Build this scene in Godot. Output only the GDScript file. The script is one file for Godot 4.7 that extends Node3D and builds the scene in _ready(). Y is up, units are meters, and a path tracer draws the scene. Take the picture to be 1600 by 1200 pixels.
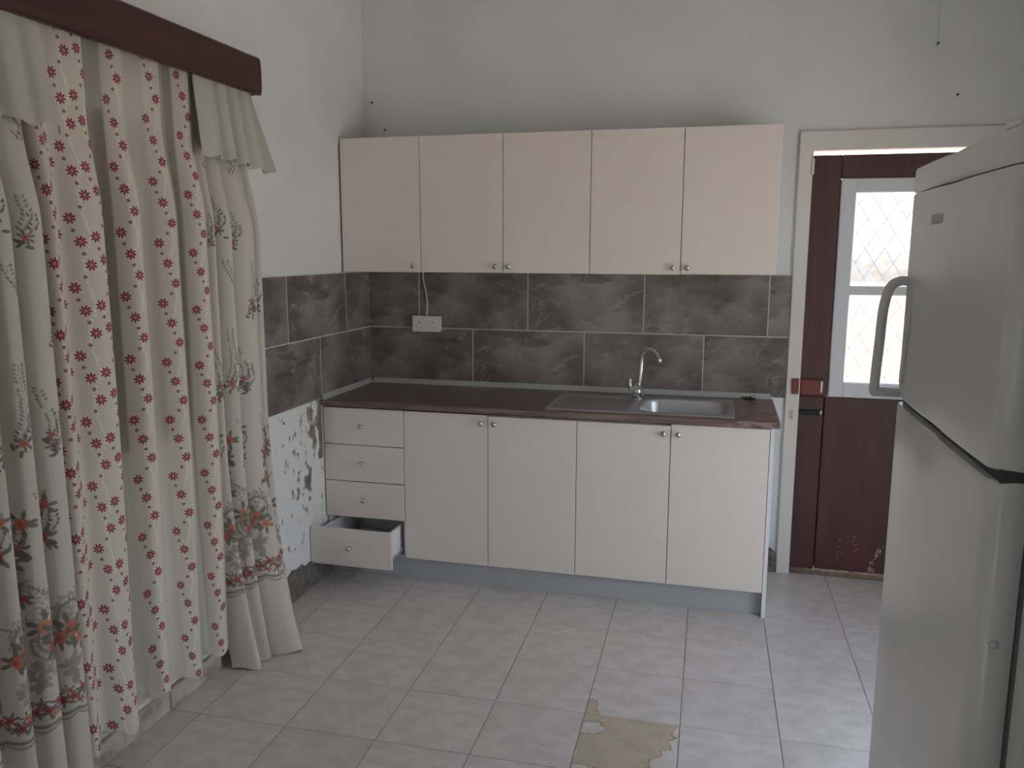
extends Node3D
# A kitchen corner: run of cream cabinets with sink, curtained window on the left, glazed back door and a white fridge on the right.

var M := {}
var taken := {}
var rng := RandomNumberGenerator.new()

# ---------------------------------------------------------------- helpers: naming and nodes
func numbered(n: String) -> String:
	if not taken.has(n):
		taken[n] = 0
		return n
	taken[n] += 1
	return "%s_%03d" % [n, taken[n]]

func tag(o: Node, label := "", category := "", group := "", kind := "") -> Node:
	if label: o.set_meta("label", label)
	if category: o.set_meta("category", category)
	if group: o.set_meta("group", group)
	if kind: o.set_meta("kind", kind)
	return o

func thing(called: String, label: String, category: String, at := Vector3.ZERO, group := "") -> Node3D:
	var o := Node3D.new()
	o.name = numbered(called)
	add_child(o)
	o.position = at
	tag(o, label, category, group)
	return o

func put(called: String, mesh: Mesh, m: Material, parent: Node = null, at := Vector3.ZERO) -> MeshInstance3D:
	var o := MeshInstance3D.new()
	o.mesh = mesh
	o.material_override = m
	o.position = at
	if parent == null:
		o.name = numbered(called)
		add_child(o)
	else:
		o.name = called
		parent.add_child(o, true)
	return o

func struct_node(called: String) -> Node3D:
	var o := Node3D.new()
	o.name = numbered(called)
	add_child(o)
	tag(o, "", "", "", "structure")
	return o

# ---------------------------------------------------------------- helpers: meshes
func new_st(smooth := false) -> SurfaceTool:
	var st := SurfaceTool.new()
	st.begin(Mesh.PRIMITIVE_TRIANGLES)
	st.set_smooth_group(0 if smooth else -1)
	return st

func done(st: SurfaceTool) -> ArrayMesh:
	st.generate_normals()
	return st.commit()

func face_uv(p: Vector3, n: Vector3) -> Vector2:
	var a := n.abs()
	if a.x >= a.y and a.x >= a.z: return Vector2(p.z, -p.y)
	if a.y >= a.z: return Vector2(p.x, p.z)
	return Vector2(p.x, -p.y)

# a triangle turned so that its front looks away from the point c
func otri(st: SurfaceTool, p: Vector3, q: Vector3, r: Vector3, c: Vector3) -> void:
	var n := (p - r).cross(p - q)
	if n.dot((p + q + r) / 3.0 - c) < 0:
		var t := q
		q = r
		r = t
		n = -n
	for v: Vector3 in [p, q, r]:
		st.set_uv(face_uv(v, n))
		st.add_vertex(v)

func oquad(st: SurfaceTool, p: Vector3, q: Vector3, r: Vector3, s: Vector3, c: Vector3) -> void:
	otri(st, p, q, r, c)
	otri(st, p, r, s, c)

# box from a to b with chamfered edges
func add_box(st: SurfaceTool, a: Vector3, b: Vector3, ch := 0.0) -> void:
	var c := (a + b) / 2.0
	var h := (b - a).abs() / 2.0
	ch = minf(ch, minf(h.x, minf(h.y, h.z)) * 0.49)
	var e := ch
	var vx := func(x: int, y: int, z: int) -> Vector3: return c + Vector3(x * h.x, y * (h.y - e), z * (h.z - e))
	var vy := func(x: int, y: int, z: int) -> Vector3: return c + Vector3(x * (h.x - e), y * h.y, z * (h.z - e))
	var vz := func(x: int, y: int, z: int) -> Vector3: return c + Vector3(x * (h.x - e), y * (h.y - e), z * h.z)
	for s: int in [-1, 1]:
		oquad(st, vx.call(s, -1, -1), vx.call(s, 1, -1), vx.call(s, 1, 1), vx.call(s, -1, 1), c)
		oquad(st, vy.call(-1, s, -1), vy.call(1, s, -1), vy.call(1, s, 1), vy.call(-1, s, 1), c)
		oquad(st, vz.call(-1, -1, s), vz.call(1, -1, s), vz.call(1, 1, s), vz.call(-1, 1, s), c)
	if ch <= 0: return
	for s: int in [-1, 1]:
		for t: int in [-1, 1]:
			oquad(st, vx.call(s, t, -1), vx.call(s, t, 1), vy.call(s, t, 1), vy.call(s, t, -1), c)
			oquad(st, vx.call(s, -1, t), vx.call(s, 1, t), vz.call(s, 1, t), vz.call(s, -1, t), c)
			oquad(st, vy.call(-1, s, t), vy.call(1, s, t), vz.call(1, s, t), vz.call(-1, s, t), c)
			for r: int in [-1, 1]:
				otri(st, vx.call(s, t, r), vy.call(s, t, r), vz.call(s, t, r), c)

func box(a: Vector3, b: Vector3, ch := 0.0) -> ArrayMesh:
	var st := new_st()
	add_box(st, a, b, ch)
	return done(st)

# polygon (in the xy plane) pushed along z from z0 to z1; for convex outlines
func prism(poly: PackedVector2Array, z0: float, z1: float, xf := Transform3D()) -> ArrayMesh:
	var st := new_st()
	add_prism(st, poly, z0, z1, xf)
	return done(st)

func add_prism(st: SurfaceTool, poly: PackedVector2Array, z0: float, z1: float, xf := Transform3D()) -> void:
	if Geometry2D.is_polygon_clockwise(poly): poly.reverse()
	var idx := Geometry2D.triangulate_polygon(poly)
	var k := poly.size()
	for i in range(0, idx.size(), 3):
		var t := [poly[idx[i]], poly[idx[i + 1]], poly[idx[i + 2]]]
		var m: Vector2 = (t[0] + t[1] + t[2]) / 3.0
		for z: float in [z0, z1]:
			var inside := xf * Vector3(m.x, m.y, (z0 + z1) / 2.0)
			otri(st, xf * Vector3(t[0].x, t[0].y, z), xf * Vector3(t[1].x, t[1].y, z), xf * Vector3(t[2].x, t[2].y, z), inside)
	for i in k:
		var p := poly[i]
		var q := poly[(i + 1) % k]
		var d := (q - p).normalized()
		var inn := (p + q) / 2.0 + Vector2(-d.y, d.x) * 0.001
		oquad(st, xf * Vector3(p.x, p.y, z0), xf * Vector3(q.x, q.y, z0), xf * Vector3(q.x, q.y, z1), xf * Vector3(p.x, p.y, z1), xf * Vector3(inn.x, inn.y, (z0 + z1) / 2.0))

# profile (radius, height along axis) turned round the y axis, then moved by xf
func lathe(prof: Array, seg := 20, xf := Transform3D()) -> ArrayMesh:
	var st := new_st(true)
	for i in prof.size() - 1:
		var a: Vector2 = prof[i]
		var b: Vector2 = prof[i + 1]
		for k in seg:
			var t0 := TAU * k / seg
			var t1 := TAU * (k + 1) / seg
			var pa0 := Vector3(a.x * cos(t0), a.y, a.x * sin(t0))
			var pa1 := Vector3(a.x * cos(t1), a.y, a.x * sin(t1))
			var pb0 := Vector3(b.x * cos(t0), b.y, b.x * sin(t0))
			var pb1 := Vector3(b.x * cos(t1), b.y, b.x * sin(t1))
			for v: Array in [[pa0, pb0, pb1], [pa0, pb1, pa1]]:
				if v[0].distance_to(v[1]) < 1e-6 or v[1].distance_to(v[2]) < 1e-6 or v[0].distance_to(v[2]) < 1e-6: continue
				for p: Vector3 in v:
					st.set_uv(Vector2(p.x, p.y))
					st.add_vertex(xf * p)
	return done(st)

# round bar along a path; radii may vary
func add_tube(st: SurfaceTool, path: PackedVector3Array, radii: Array, seg := 10, flat := 1.0) -> void:
	var rings := []
	var up := Vector3.UP
	for i in path.size():
		var d := (path[mini(i + 1, path.size() - 1)] - path[maxi(i - 1, 0)]).normalized()
		if absf(d.dot(up)) > 0.98: up = Vector3.RIGHT if absf(d.x) < 0.9 else Vector3.BACK
		var s := d.cross(up).normalized()
		var t := s.cross(d).normalized()
		up = t
		var r: float = radii[mini(i, radii.size() - 1)]
		var ring := PackedVector3Array()
		for k in seg:
			var an := TAU * k / seg
			ring.append(path[i] + s * cos(an) * r + t * sin(an) * r * flat)
		rings.append(ring)
	for i in path.size() - 1:
		for k in seg:
			var k2 := (k + 1) % seg
			var c := (path[i] + path[i + 1]) / 2.0
			oquad(st, rings[i][k], rings[i][k2], rings[i + 1][k2], rings[i + 1][k], c)
	for e: int in [0, path.size() - 1]:
		var other := path[1] if e == 0 else path[e - 1]
		for k in seg:
			otri(st, path[e], rings[e][k], rings[e][(k + 1) % seg], other)

func tube(path: PackedVector3Array, radii: Array, seg := 10, flat := 1.0) -> ArrayMesh:
	var st := new_st(true)
	add_tube(st, path, radii, seg, flat)
	return done(st)

func smooth_path(pts: Array, per := 6) -> PackedVector3Array:
	var out := PackedVector3Array()
	for i in pts.size() - 1:
		var p0: Vector3 = pts[maxi(i - 1, 0)]
		var p1: Vector3 = pts[i]
		var p2: Vector3 = pts[i + 1]
		var p3: Vector3 = pts[mini(i + 2, pts.size() - 1)]
		for k in per:
			out.append(p1.cubic_interpolate(p2, p0, p3, float(k) / per))
	out.append(pts[-1])
	return out

# a wall lying along u (x or z) cut into cells, leaving rectangular holes [u0, y0, u1, y1]
func wall_mesh(along_x: bool, at0: float, at1: float, u0: float, u1: float, y0: float, y1: float, holes: Array) -> ArrayMesh:
	var us := [u0, u1]
	var ys := [y0, y1]
	for h: Array in holes:
		us.append_array([h[0], h[2]])
		ys.append_array([h[1], h[3]])
	us.sort()
	ys.sort()
	var st := new_st()
	for i in us.size() - 1:
		for j in ys.size() - 1:
			if us[i + 1] - us[i] < 1e-5 or ys[j + 1] - ys[j] < 1e-5: continue
			var mu: float = (us[i] + us[i + 1]) / 2.0
			var my: float = (ys[j] + ys[j + 1]) / 2.0
			var open := false
			for h: Array in holes:
				if mu > h[0] and mu < h[2] and my > h[1] and my < h[3]: open = true
			if open: continue
			if along_x: add_box(st, Vector3(us[i], ys[j], at0), Vector3(us[i + 1], ys[j + 1], at1))
			else: add_box(st, Vector3(at0, ys[j], us[i]), Vector3(at1, ys[j + 1], us[i + 1]))
	return done(st)

# ---------------------------------------------------------------- helpers: materials and pictures
func C(r: float, g: float, b: float, a := 255.0) -> Color:
	return Color(r / 255.0, g / 255.0, b / 255.0, a / 255.0)

func mat(called: String, color: Color, rough := 0.6, metal := 0.0) -> StandardMaterial3D:
	var m := StandardMaterial3D.new()
	m.resource_name = called
	m.albedo_color = color
	m.roughness = rough
	m.metallic = metal
	M[called] = m
	return m

func noise_tex(seed_: int, freq: float, ramp: Array, size := 256, octaves := 4, stretch := false) -> NoiseTexture2D:
	var n := FastNoiseLite.new()
	n.seed = seed_
	n.frequency = freq
	n.fractal_octaves = octaves
	if stretch:
		n.domain_warp_enabled = true
		n.domain_warp_amplitude = 12.0
	var t := NoiseTexture2D.new()
	t.width = size
	t.height = size
	t.seamless = true
	t.noise = n
	var g := Gradient.new()
	g.offsets = PackedFloat32Array()
	g.colors = PackedColorArray()
	var offs := PackedFloat32Array()
	var cols := PackedColorArray()
	for r: Array in ramp:
		offs.append(r[0])
		cols.append(r[1])
	g.offsets = offs
	g.colors = cols
	t.color_ramp = g
	return t

func triplanar(m: StandardMaterial3D, tex: Texture2D, scale := Vector3.ONE) -> StandardMaterial3D:
	m.albedo_texture = tex
	m.uv1_triplanar = true
	m.uv1_world_triplanar = true
	m.uv1_scale = scale
	return m

func fine_relief(m: StandardMaterial3D, seed_: int, freq: float, strength: float, size := 256) -> void:
	var n := FastNoiseLite.new()
	n.seed = seed_
	n.frequency = freq
	n.fractal_octaves = 4
	var t := NoiseTexture2D.new()
	t.width = size
	t.height = size
	t.seamless = true
	t.as_normal_map = true
	t.bump_strength = strength
	t.noise = n
	m.normal_enabled = true
	m.normal_texture = t

func tex(im: Image) -> ImageTexture:
	return ImageTexture.create_from_image(im)

# painted dab: ellipse of half sizes a, b (pixels) turned by ang; wraps round in y when asked
func dab(im: Image, cx: float, cy: float, a: float, b: float, ang: float, col: Color, wrap_y := false, keep_alpha := true) -> void:
	var w := im.get_width()
	var h := im.get_height()
	var r := int(ceil(maxf(a, b))) + 1
	var ca := cos(ang)
	var sa := sin(ang)
	for y in range(int(cy) - r, int(cy) + r + 1):
		var yy := y
		if wrap_y: yy = posmod(y, h)
		elif y < 0 or y >= h: continue
		for x in range(maxi(int(cx) - r, 0), mini(int(cx) + r + 1, w)):
			var dx := x - cx
			var dy := y - cy
			var p := (dx * ca + dy * sa) / a
			var q := (-dx * sa + dy * ca) / b
			var d := p * p + q * q
			if d > 1.0: continue
			var k := col.a * clampf((1.0 - d) * 3.0, 0.0, 1.0)
			var o := im.get_pixel(x, yy)
			var c := o.lerp(col, k)
			c.a = maxf(o.a, k * 0.97) if keep_alpha else o.a
			im.set_pixel(x, yy, c)

# ---------------------------------------------------------------- the scene
const EYE := Vector3(1.8638, 1.609, 4.1645)
const ROOM_X := 3.35
const ROOM_Z := 5.7
const CEIL := 2.98
const SIDE_DOORWAY := [1.25, 0.02, 2.35, 2.2]
const FRONT_DOORWAY := [0.4, 0.0, 0.78, 2.25]

func _ready() -> void:
	rng.seed = 7
	# --- camera
	var cam := Camera3D.new()
	cam.name = "camera"
	cam.position = EYE
	cam.rotation_degrees = Vector3(-9.261, 14.149, 0.145)
	cam.fov = 50.36
	cam.near = 0.02
	cam.far = 200.0
	add_child(cam)
	cam.current = true
	# --- sky, sun, exposure
	var sky_mat := ProceduralSkyMaterial.new()
	sky_mat.sky_top_color = C(186, 205, 232)
	sky_mat.sky_horizon_color = C(235, 238, 242)
	sky_mat.sky_curve = 0.2
	sky_mat.ground_bottom_color = C(150, 140, 128)
	sky_mat.ground_horizon_color = C(190, 186, 180)
	var sky := Sky.new()
	sky.sky_material = sky_mat
	var env := Environment.new()
	env.background_mode = Environment.BG_SKY
	env.sky = sky
	env.background_energy_multiplier = 1.6
	env.tonemap_mode = Environment.TONE_MAPPER_LINEAR
	env.tonemap_exposure = 3.6
	env.sdfgi_enabled = true
	env.ssao_enabled = true
	env.ssil_enabled = true
	var we := WorldEnvironment.new()
	we.name = "environment"
	we.environment = env
	add_child(we)
	var sun := DirectionalLight3D.new()
	sun.name = "sun"
	sun.light_color = C(255, 250, 242)
	sun.light_energy = 3.2
	sun.light_angular_distance = 0.6
	sun.shadow_enabled = true
	add_child(sun)
	sun.look_at_from_position(Vector3(-0.35, 1.0, 0.4), Vector3.ZERO)
	make_materials()
	build_room()
	build_floor()
	build_wall_tiles()
	build_back_door()
	build_window()
	build_upper_cabinets()
	build_base_cabinets()
	build_worktop_and_sink()
	build_fridge()
	build_curtains()
	build_small_things()

func make_materials() -> void:
	var m: StandardMaterial3D
	m = mat("wall_paint", C(231, 232, 230), 0.88)
	triplanar(m, noise_tex(3, 0.012, [[0.0, Color(0.955, 0.955, 0.952)], [0.5, Color(0.985, 0.985, 0.983)], [1.0, Color(1, 1, 1)]]), Vector3.ONE * 0.45)
	mat("ceiling_paint", C(236, 236, 232), 0.9)
	m = mat("cabinet_cream", C(240, 229, 220), 0.5)
	m.albedo_texture = tex(grain_image(256, 256, Color(0.985, 0.982, 0.978), Color(1, 1, 1), 11, 0.006, 0.11))
	m.uv1_scale = Vector3(2.2, 2.2, 1)
	m = mat("cabinet_white", C(236, 236, 236), 0.5)
	m = mat("worktop_wood", C(255, 255, 255), 0.3)
	m.albedo_texture = tex(grain_image(512, 256, C(70, 50, 43), C(104, 80, 69), 5, 0.004, 0.09))
	m.uv1_triplanar = true
	m.uv1_world_triplanar = true
	m.uv1_scale = Vector3(1.0, 2.2, 2.2)
	mat("chrome", C(205, 207, 210), 0.16, 1.0)
	mat("satin_steel", C(212, 213, 214), 0.36, 0.9)
	mat("aluminium_trim", C(188, 191, 187), 0.45, 0.1)
	m = mat("toe_kick", C(182, 184, 186), 0.4, 0.1)
	mat("grout", C(206, 202, 196), 0.9)
	mat("floor_grout", C(132, 120, 108), 0.95)
	m = mat("cement", C(132, 128, 122), 0.95)
	triplanar(m, noise_tex(21, 0.03, [[0.0, Color(0.72, 0.71, 0.69)], [0.6, Color(0.95, 0.94, 0.92)], [1.0, Color(1, 1, 1)]]), Vector3.ONE * 2.5)
	fine_relief(m, 4, 0.05, 6.0)
	m = mat("skirting_marble", C(206, 198, 190), 0.5)
	triplanar(m, noise_tex(31, 0.02, [[0.0, Color(0.72, 0.68, 0.64)], [0.45, Color(0.93, 0.9, 0.87)], [1.0, Color(1, 1, 1)]], 256, 5, true), Vector3.ONE * 1.8)
	m = mat("door_brown", C(255, 255, 255), 0.5)
	m.albedo_texture = tex(grain_image(256, 256, C(80, 50, 50), C(96, 60, 58), 9, 0.09, 0.006))
	m.uv1_scale = Vector3(1.6, 1.0, 1)
	m = mat("door_lower_brown", C(255, 255, 255), 0.5)
	m.albedo_texture = tex(scuffed_door_image())
	mat("latch_brown", C(128, 66, 60), 0.55)
	mat("frame_paint", C(228, 222, 214), 0.55)
	mat("sash_paint", C(226, 228, 230), 0.5)
	mat("iron_dark", C(44, 46, 46), 0.5, 0.6)
	m = mat("pelmet_wood", C(255, 255, 255), 0.42)
	m.albedo_texture = tex(grain_image(256, 256, C(54, 24, 20), C(82, 38, 30), 17, 0.006, 0.08))
	m.uv1_scale = Vector3(1.3, 2.5, 1)
	m = mat("shutter_wood", C(92, 72, 58), 0.6)
	mat("fridge_white", C(226, 229, 228), 0.22)
	mat("fridge_seal", C(120, 122, 124), 0.7)
	mat("fridge_gap", C(70, 76, 82), 0.6)
	mat("handle_white", C(214, 217, 220), 0.3)
	mat("badge_grey", C(150, 154, 160), 0.35, 0.5)
	mat("plastic_white", C(232, 230, 226), 0.4)
	mat("dark_slot", C(30, 28, 28), 0.8)
	mat("wire_dark", C(52, 54, 58), 0.45, 0.5)
	mat("render_peach", C(236, 196, 168), 0.9)
	mat("ground_concrete", C(184, 177, 168), 0.95)
	m = mat("window_glass", C(255, 255, 255), 0.5)
	m.albedo_texture = tex(frosted_image())
	m.transparency = BaseMaterial3D.TRANSPARENCY_ALPHA
	m.backlight_enabled = true
	m.backlight = Color(0.55, 0.55, 0.55)
	m = mat("mesh_white", C(214, 220, 226), 0.5)
	m = mat("drape_cloth", C(255, 255, 255), 0.92)
	m.albedo_texture = tex(drape_image())
	m.backlight_enabled = true
	m.backlight = Color(0.25, 0.25, 0.24)
	m = mat("valance_cloth", C(194, 189, 178), 0.92)
	m.backlight_enabled = true
	m.backlight = Color(0.3, 0.3, 0.28)

# streaks of two colours; fx, fy are the frequencies across and down
func grain_image(w: int, h: int, a: Color, b: Color, seed_: int, fx: float, fy: float) -> Image:
	var n := FastNoiseLite.new()
	n.seed = seed_
	n.frequency = 1.0
	n.fractal_octaves = 4
	var im := Image.create(w, h, false, Image.FORMAT_RGB8)
	var tx := TAU / w
	for y in h:
		for x in w:
			# wrapped in x so that the streaks meet
			var r := fx * w / TAU
			var v := n.get_noise_3d(cos(x * tx) * r * 1.0, sin(x * tx) * r, minf(y, h - y) * fy)
			im.set_pixel(x, y, a.lerp(b, clampf(v * 0.9 + 0.5, 0, 1)))
	return im

func frosted_image() -> Image:
	var n := FastNoiseLite.new()
	n.seed = 77
	n.frequency = 0.035
	var im := Image.create(128, 256, false, Image.FORMAT_RGBA8)
	for y in 256:
		for x in 128:
			var v := n.get_noise_2d(x, y)
			im.set_pixel(x, y, Color(0.68, 0.73, 0.78, 0.72 + 0.1 * v) if y < 120 or v < 0.2 else Color(0.76, 0.71, 0.67, 0.76))
	return im

func scuffed_door_image() -> Image:
	# lower board, u to the right 0..1 over 0.86 m, v down 0..1 over 0.9 m
	var im := grain_image(256, 256, C(76, 48, 48), C(90, 58, 56), 19, 0.05, 0.006)
	var n := FastNoiseLite.new()
	n.seed = 8
	n.frequency = 0.03
	for y in range(170, 256):
		for x in range(20, 150):
			var d := Vector2((x - 88) / 30.0, (y - 226) / 22.0).length() + n.get_noise_2d(x, y) * 0.9
			if d < 1.0: im.set_pixel(x, y, im.get_pixel(x, y).lerp(C(104, 52, 40), clampf((1.0 - d) * 1.2, 0, 0.6)))
	var r := RandomNumberGenerator.new()
	r.seed = 5
	for k in 26:
		var t := r.randf()
		dab(im, lerpf(112, 128, t) + r.randf_range(-3, 3), lerpf(250, 208, t) + r.randf_range(-3, 3), r.randf_range(0.8, 1.6), r.randf_range(0.8, 1.8), r.randf() * 3, C(206, 186, 168, 200), false, false)
	for k in 14:
		dab(im, r.randf_range(66, 96), r.randf_range(198, 238), r.randf_range(0.8, 1.5), r.randf_range(0.8, 1.5), 0, C(190, 168, 150, 190), false, false)
	for k in 7:
		dab(im, r.randf_range(114, 130), r.randf_range(246, 255), 2.2, 1.2, r.randf() * 3, C(176, 156, 144, 200), false, false)
	return im

# ---------------------------------------------------------------- the shell
func build_room() -> void:
	var m: Material = M.wall_paint
	# window hole, and a rectangle that the flaking plaster fills
	var left_holes := [[1.40, 0.95, 2.56, 2.04], [0.585, 0.11, 1.10, 0.9]]
	var wl := put("wall_left", wall_mesh(false, -0.22, 0.0, -0.22, ROOM_Z, 0.0, CEIL, left_holes), m)
	tag(wl, "", "", "", "structure")
	var patch := put("flaking_plaster", plaster_mesh(), plaster_material(), wl)
	tag(patch, "white wall paint flaking off grey damp plaster")
	var wb := put("wall_back", wall_mesh(true, -0.2, 0.0, 0.0, ROOM_X, 0.0, CEIL, [[2.262, 0.0, 3.112, 2.085]]), m)
	tag(wb, "", "", "", "structure")
	# openings out of the frame: a side doorway beyond the fridge and a wide doorway behind the camera
	tag(put("wall_right", wall_mesh(false, ROOM_X, ROOM_X + 0.2, -0.2, ROOM_Z, 0.0, CEIL, [SIDE_DOORWAY]), m), "", "", "", "structure")
	tag(put("wall_front", wall_mesh(true, ROOM_Z, ROOM_Z + 0.2, -0.22, ROOM_X + 0.2, 0.0, CEIL, [FRONT_DOORWAY]), m), "", "", "", "structure")
	tag(put("ceiling", box(Vector3(-0.5, CEIL, -0.5), Vector3(ROOM_X + 0.5, CEIL + 0.2, ROOM_Z + 1.4)), M.ceiling_paint), "", "", "", "structure")
	# the yard outside
	tag(put("ground", box(Vector3(-14, -0.3, -14), Vector3(16, -0.08, 18)), M.ground_concrete), "", "", "", "structure")
	tag(put("wall_yard", box(Vector3(-4, -0.08, -3.2), Vector3(9, 1.36, -3.0)), M.render_peach), "", "", "", "structure")
	# skirting of marble pieces under the window, thicker than the wall paint
	var sk := struct_node("baseboard_left")
	var z := 1.06
	var k := 0
	while z < 3.1:
		var z1: float = minf(z + 0.405, 3.13)
		put("skirting_tile", box(Vector3(0.0, 0.0, z), Vector3(0.044, 0.078 - 0.002 * (k % 2), z1 - 0.004), 0.004), M.skirting_marble, sk)
		z = z1
		k += 1
	put("plaster_ledge", box(Vector3(0.0, 0.076, 1.08), Vector3(0.03, 0.098, 3.12), 0.004), m, sk)
	# bare cement where the skirting has come off
	var poly := PackedVector2Array([Vector2(0.545, 0.0), Vector2(1.06, 0.0)])
	var tops := [0.142, 0.148, 0.128, 0.146, 0.136, 0.140, 0.121, 0.124, 0.117, 0.13, 0.119, 0.122, 0.126]
	for i in tops.size():
		poly.append(Vector2(1.06 - 0.515 * i / (tops.size() - 1), tops[i]))
	var turn := Transform3D(Basis(Vector3(0, 0, 1), Vector3(0, 1, 0), Vector3(1, 0, 0)), Vector3.ZERO)
	put("bare_cement", prism(poly, 0.0, 0.014, turn), M.cement, sk)
	# skirting stub beside the back door
	var stub := PackedVector2Array([Vector2(2.125, 0), Vector2(2.195, 0), Vector2(2.195, 0.10), Vector2(2.168, 0.125), Vector2(2.15, 0.118), Vector2(2.125, 0.15)])
	tag(put("baseboard_back", prism(stub, 0.0, 0.016), M.cement), "", "", "", "structure")

func plaster_mesh() -> ArrayMesh:
	# fills its rectangle of the left wall; u runs along z, v runs down
	var st := new_st()
	add_box(st, Vector3(-0.2, 0.11, 0.585), Vector3(-0.004, 0.9, 1.10))
	var a := [Vector3(0, 0.11, 0.585), Vector3(0, 0.9, 0.585), Vector3(0, 0.9, 1.10), Vector3(0, 0.11, 1.10)]
	for i: int in [0, 1, 2, 0, 2, 3]:
		var p: Vector3 = a[i]
		st.set_uv(Vector2((p.z - 0.585) / 0.515, (0.9 - p.y) / 0.79))
		st.add_vertex(p)
	return done(st)

func plaster_material() -> StandardMaterial3D:
	var w := 260
	var h := 400
	var im := Image.create(w, h, false, Image.FORMAT_RGB8)
	var hm := Image.create(w, h, false, Image.FORMAT_RGB8)
	var n := FastNoiseLite.new()
	n.seed = 40
	n.frequency = 0.03
	n.fractal_octaves = 5
	var n2 := FastNoiseLite.new()
	n2.seed = 41
	n2.frequency = 0.09
	n2.fractal_octaves = 3
	var paint := C(228, 229, 227)
	for y in h:
		for x in w:
			var z := 0.585 + 0.515 * x / w
			var yy := 0.9 - 0.79 * y / h
			var v := n.get_noise_2d(x, y * 0.7) * 1.1
			# where the photograph shows bare plaster: a strip by the cabinet, a ragged column beside it, specks below
			var k := 0.0
			var strip := 1.0 - absf(z - 0.6) / 0.035
			if yy > 0.6: k = maxf(k, strip * 1.3 + 0.35)
			var col := Vector2((z - 0.69) / 0.075, (yy - 0.76) / 0.17).length()
			k = maxf(k, 1.02 - col)
			var low := Vector2((z - 0.74) / 0.065, (yy - 0.52) / 0.14).length()
			k = maxf(k, 0.95 - low)
			var low2 := Vector2((z - 0.84) / 0.05, (yy - 0.5) / 0.08).length()
			k = maxf(k, 0.7 - low2)
			k = maxf(k, 0.42 - Vector2((z - 0.8) / 0.14, (yy - 0.6) / 0.34).length() * 0.4)
			var s := k * 0.95 + v * 0.95 - 0.55
			var c := paint
			var hgt := 0.6
			if s > 0.0:
				var g := n2.get_noise_2d(x, y)
				c = C(160, 152, 141).lerp(C(112, 107, 102), clampf(s * 1.6 + g * 0.5, 0, 1))
				hgt = 0.3 + 0.1 * g
			elif s > -0.1:
				c = C(206, 196, 178)
				hgt = 0.75
			elif s > -0.2 and n2.get_noise_2d(x * 1.7, y * 1.7) > 0.15:
				c = C(214, 204, 186)
			im.set_pixel(x, y, c)
			hm.set_pixel(x, y, Color(hgt, hgt, hgt))
	dab(im, 182, 28, 3, 4, 0, C(40, 34, 32), false, false)
	var m := mat("plaster_patch", Color.WHITE, 0.92)
	m.albedo_texture = tex(im)
	m.heightmap_enabled = true
	m.heightmap_texture = tex(hm)
	m.heightmap_scale = 0.25
	return m

# ---------------------------------------------------------------- floor of square tiles, turned half a degree
const F0 := Vector2(0.4787, 1.2043)
const FT := 0.3283
const FROT := 0.0088

func node_at(i: float, j: float) -> Vector2:
	var a := i * FT
	var b := j * FT
	return F0 + Vector2(cos(FROT) * a + sin(FROT) * b, -sin(FROT) * a + cos(FROT) * b)

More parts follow.
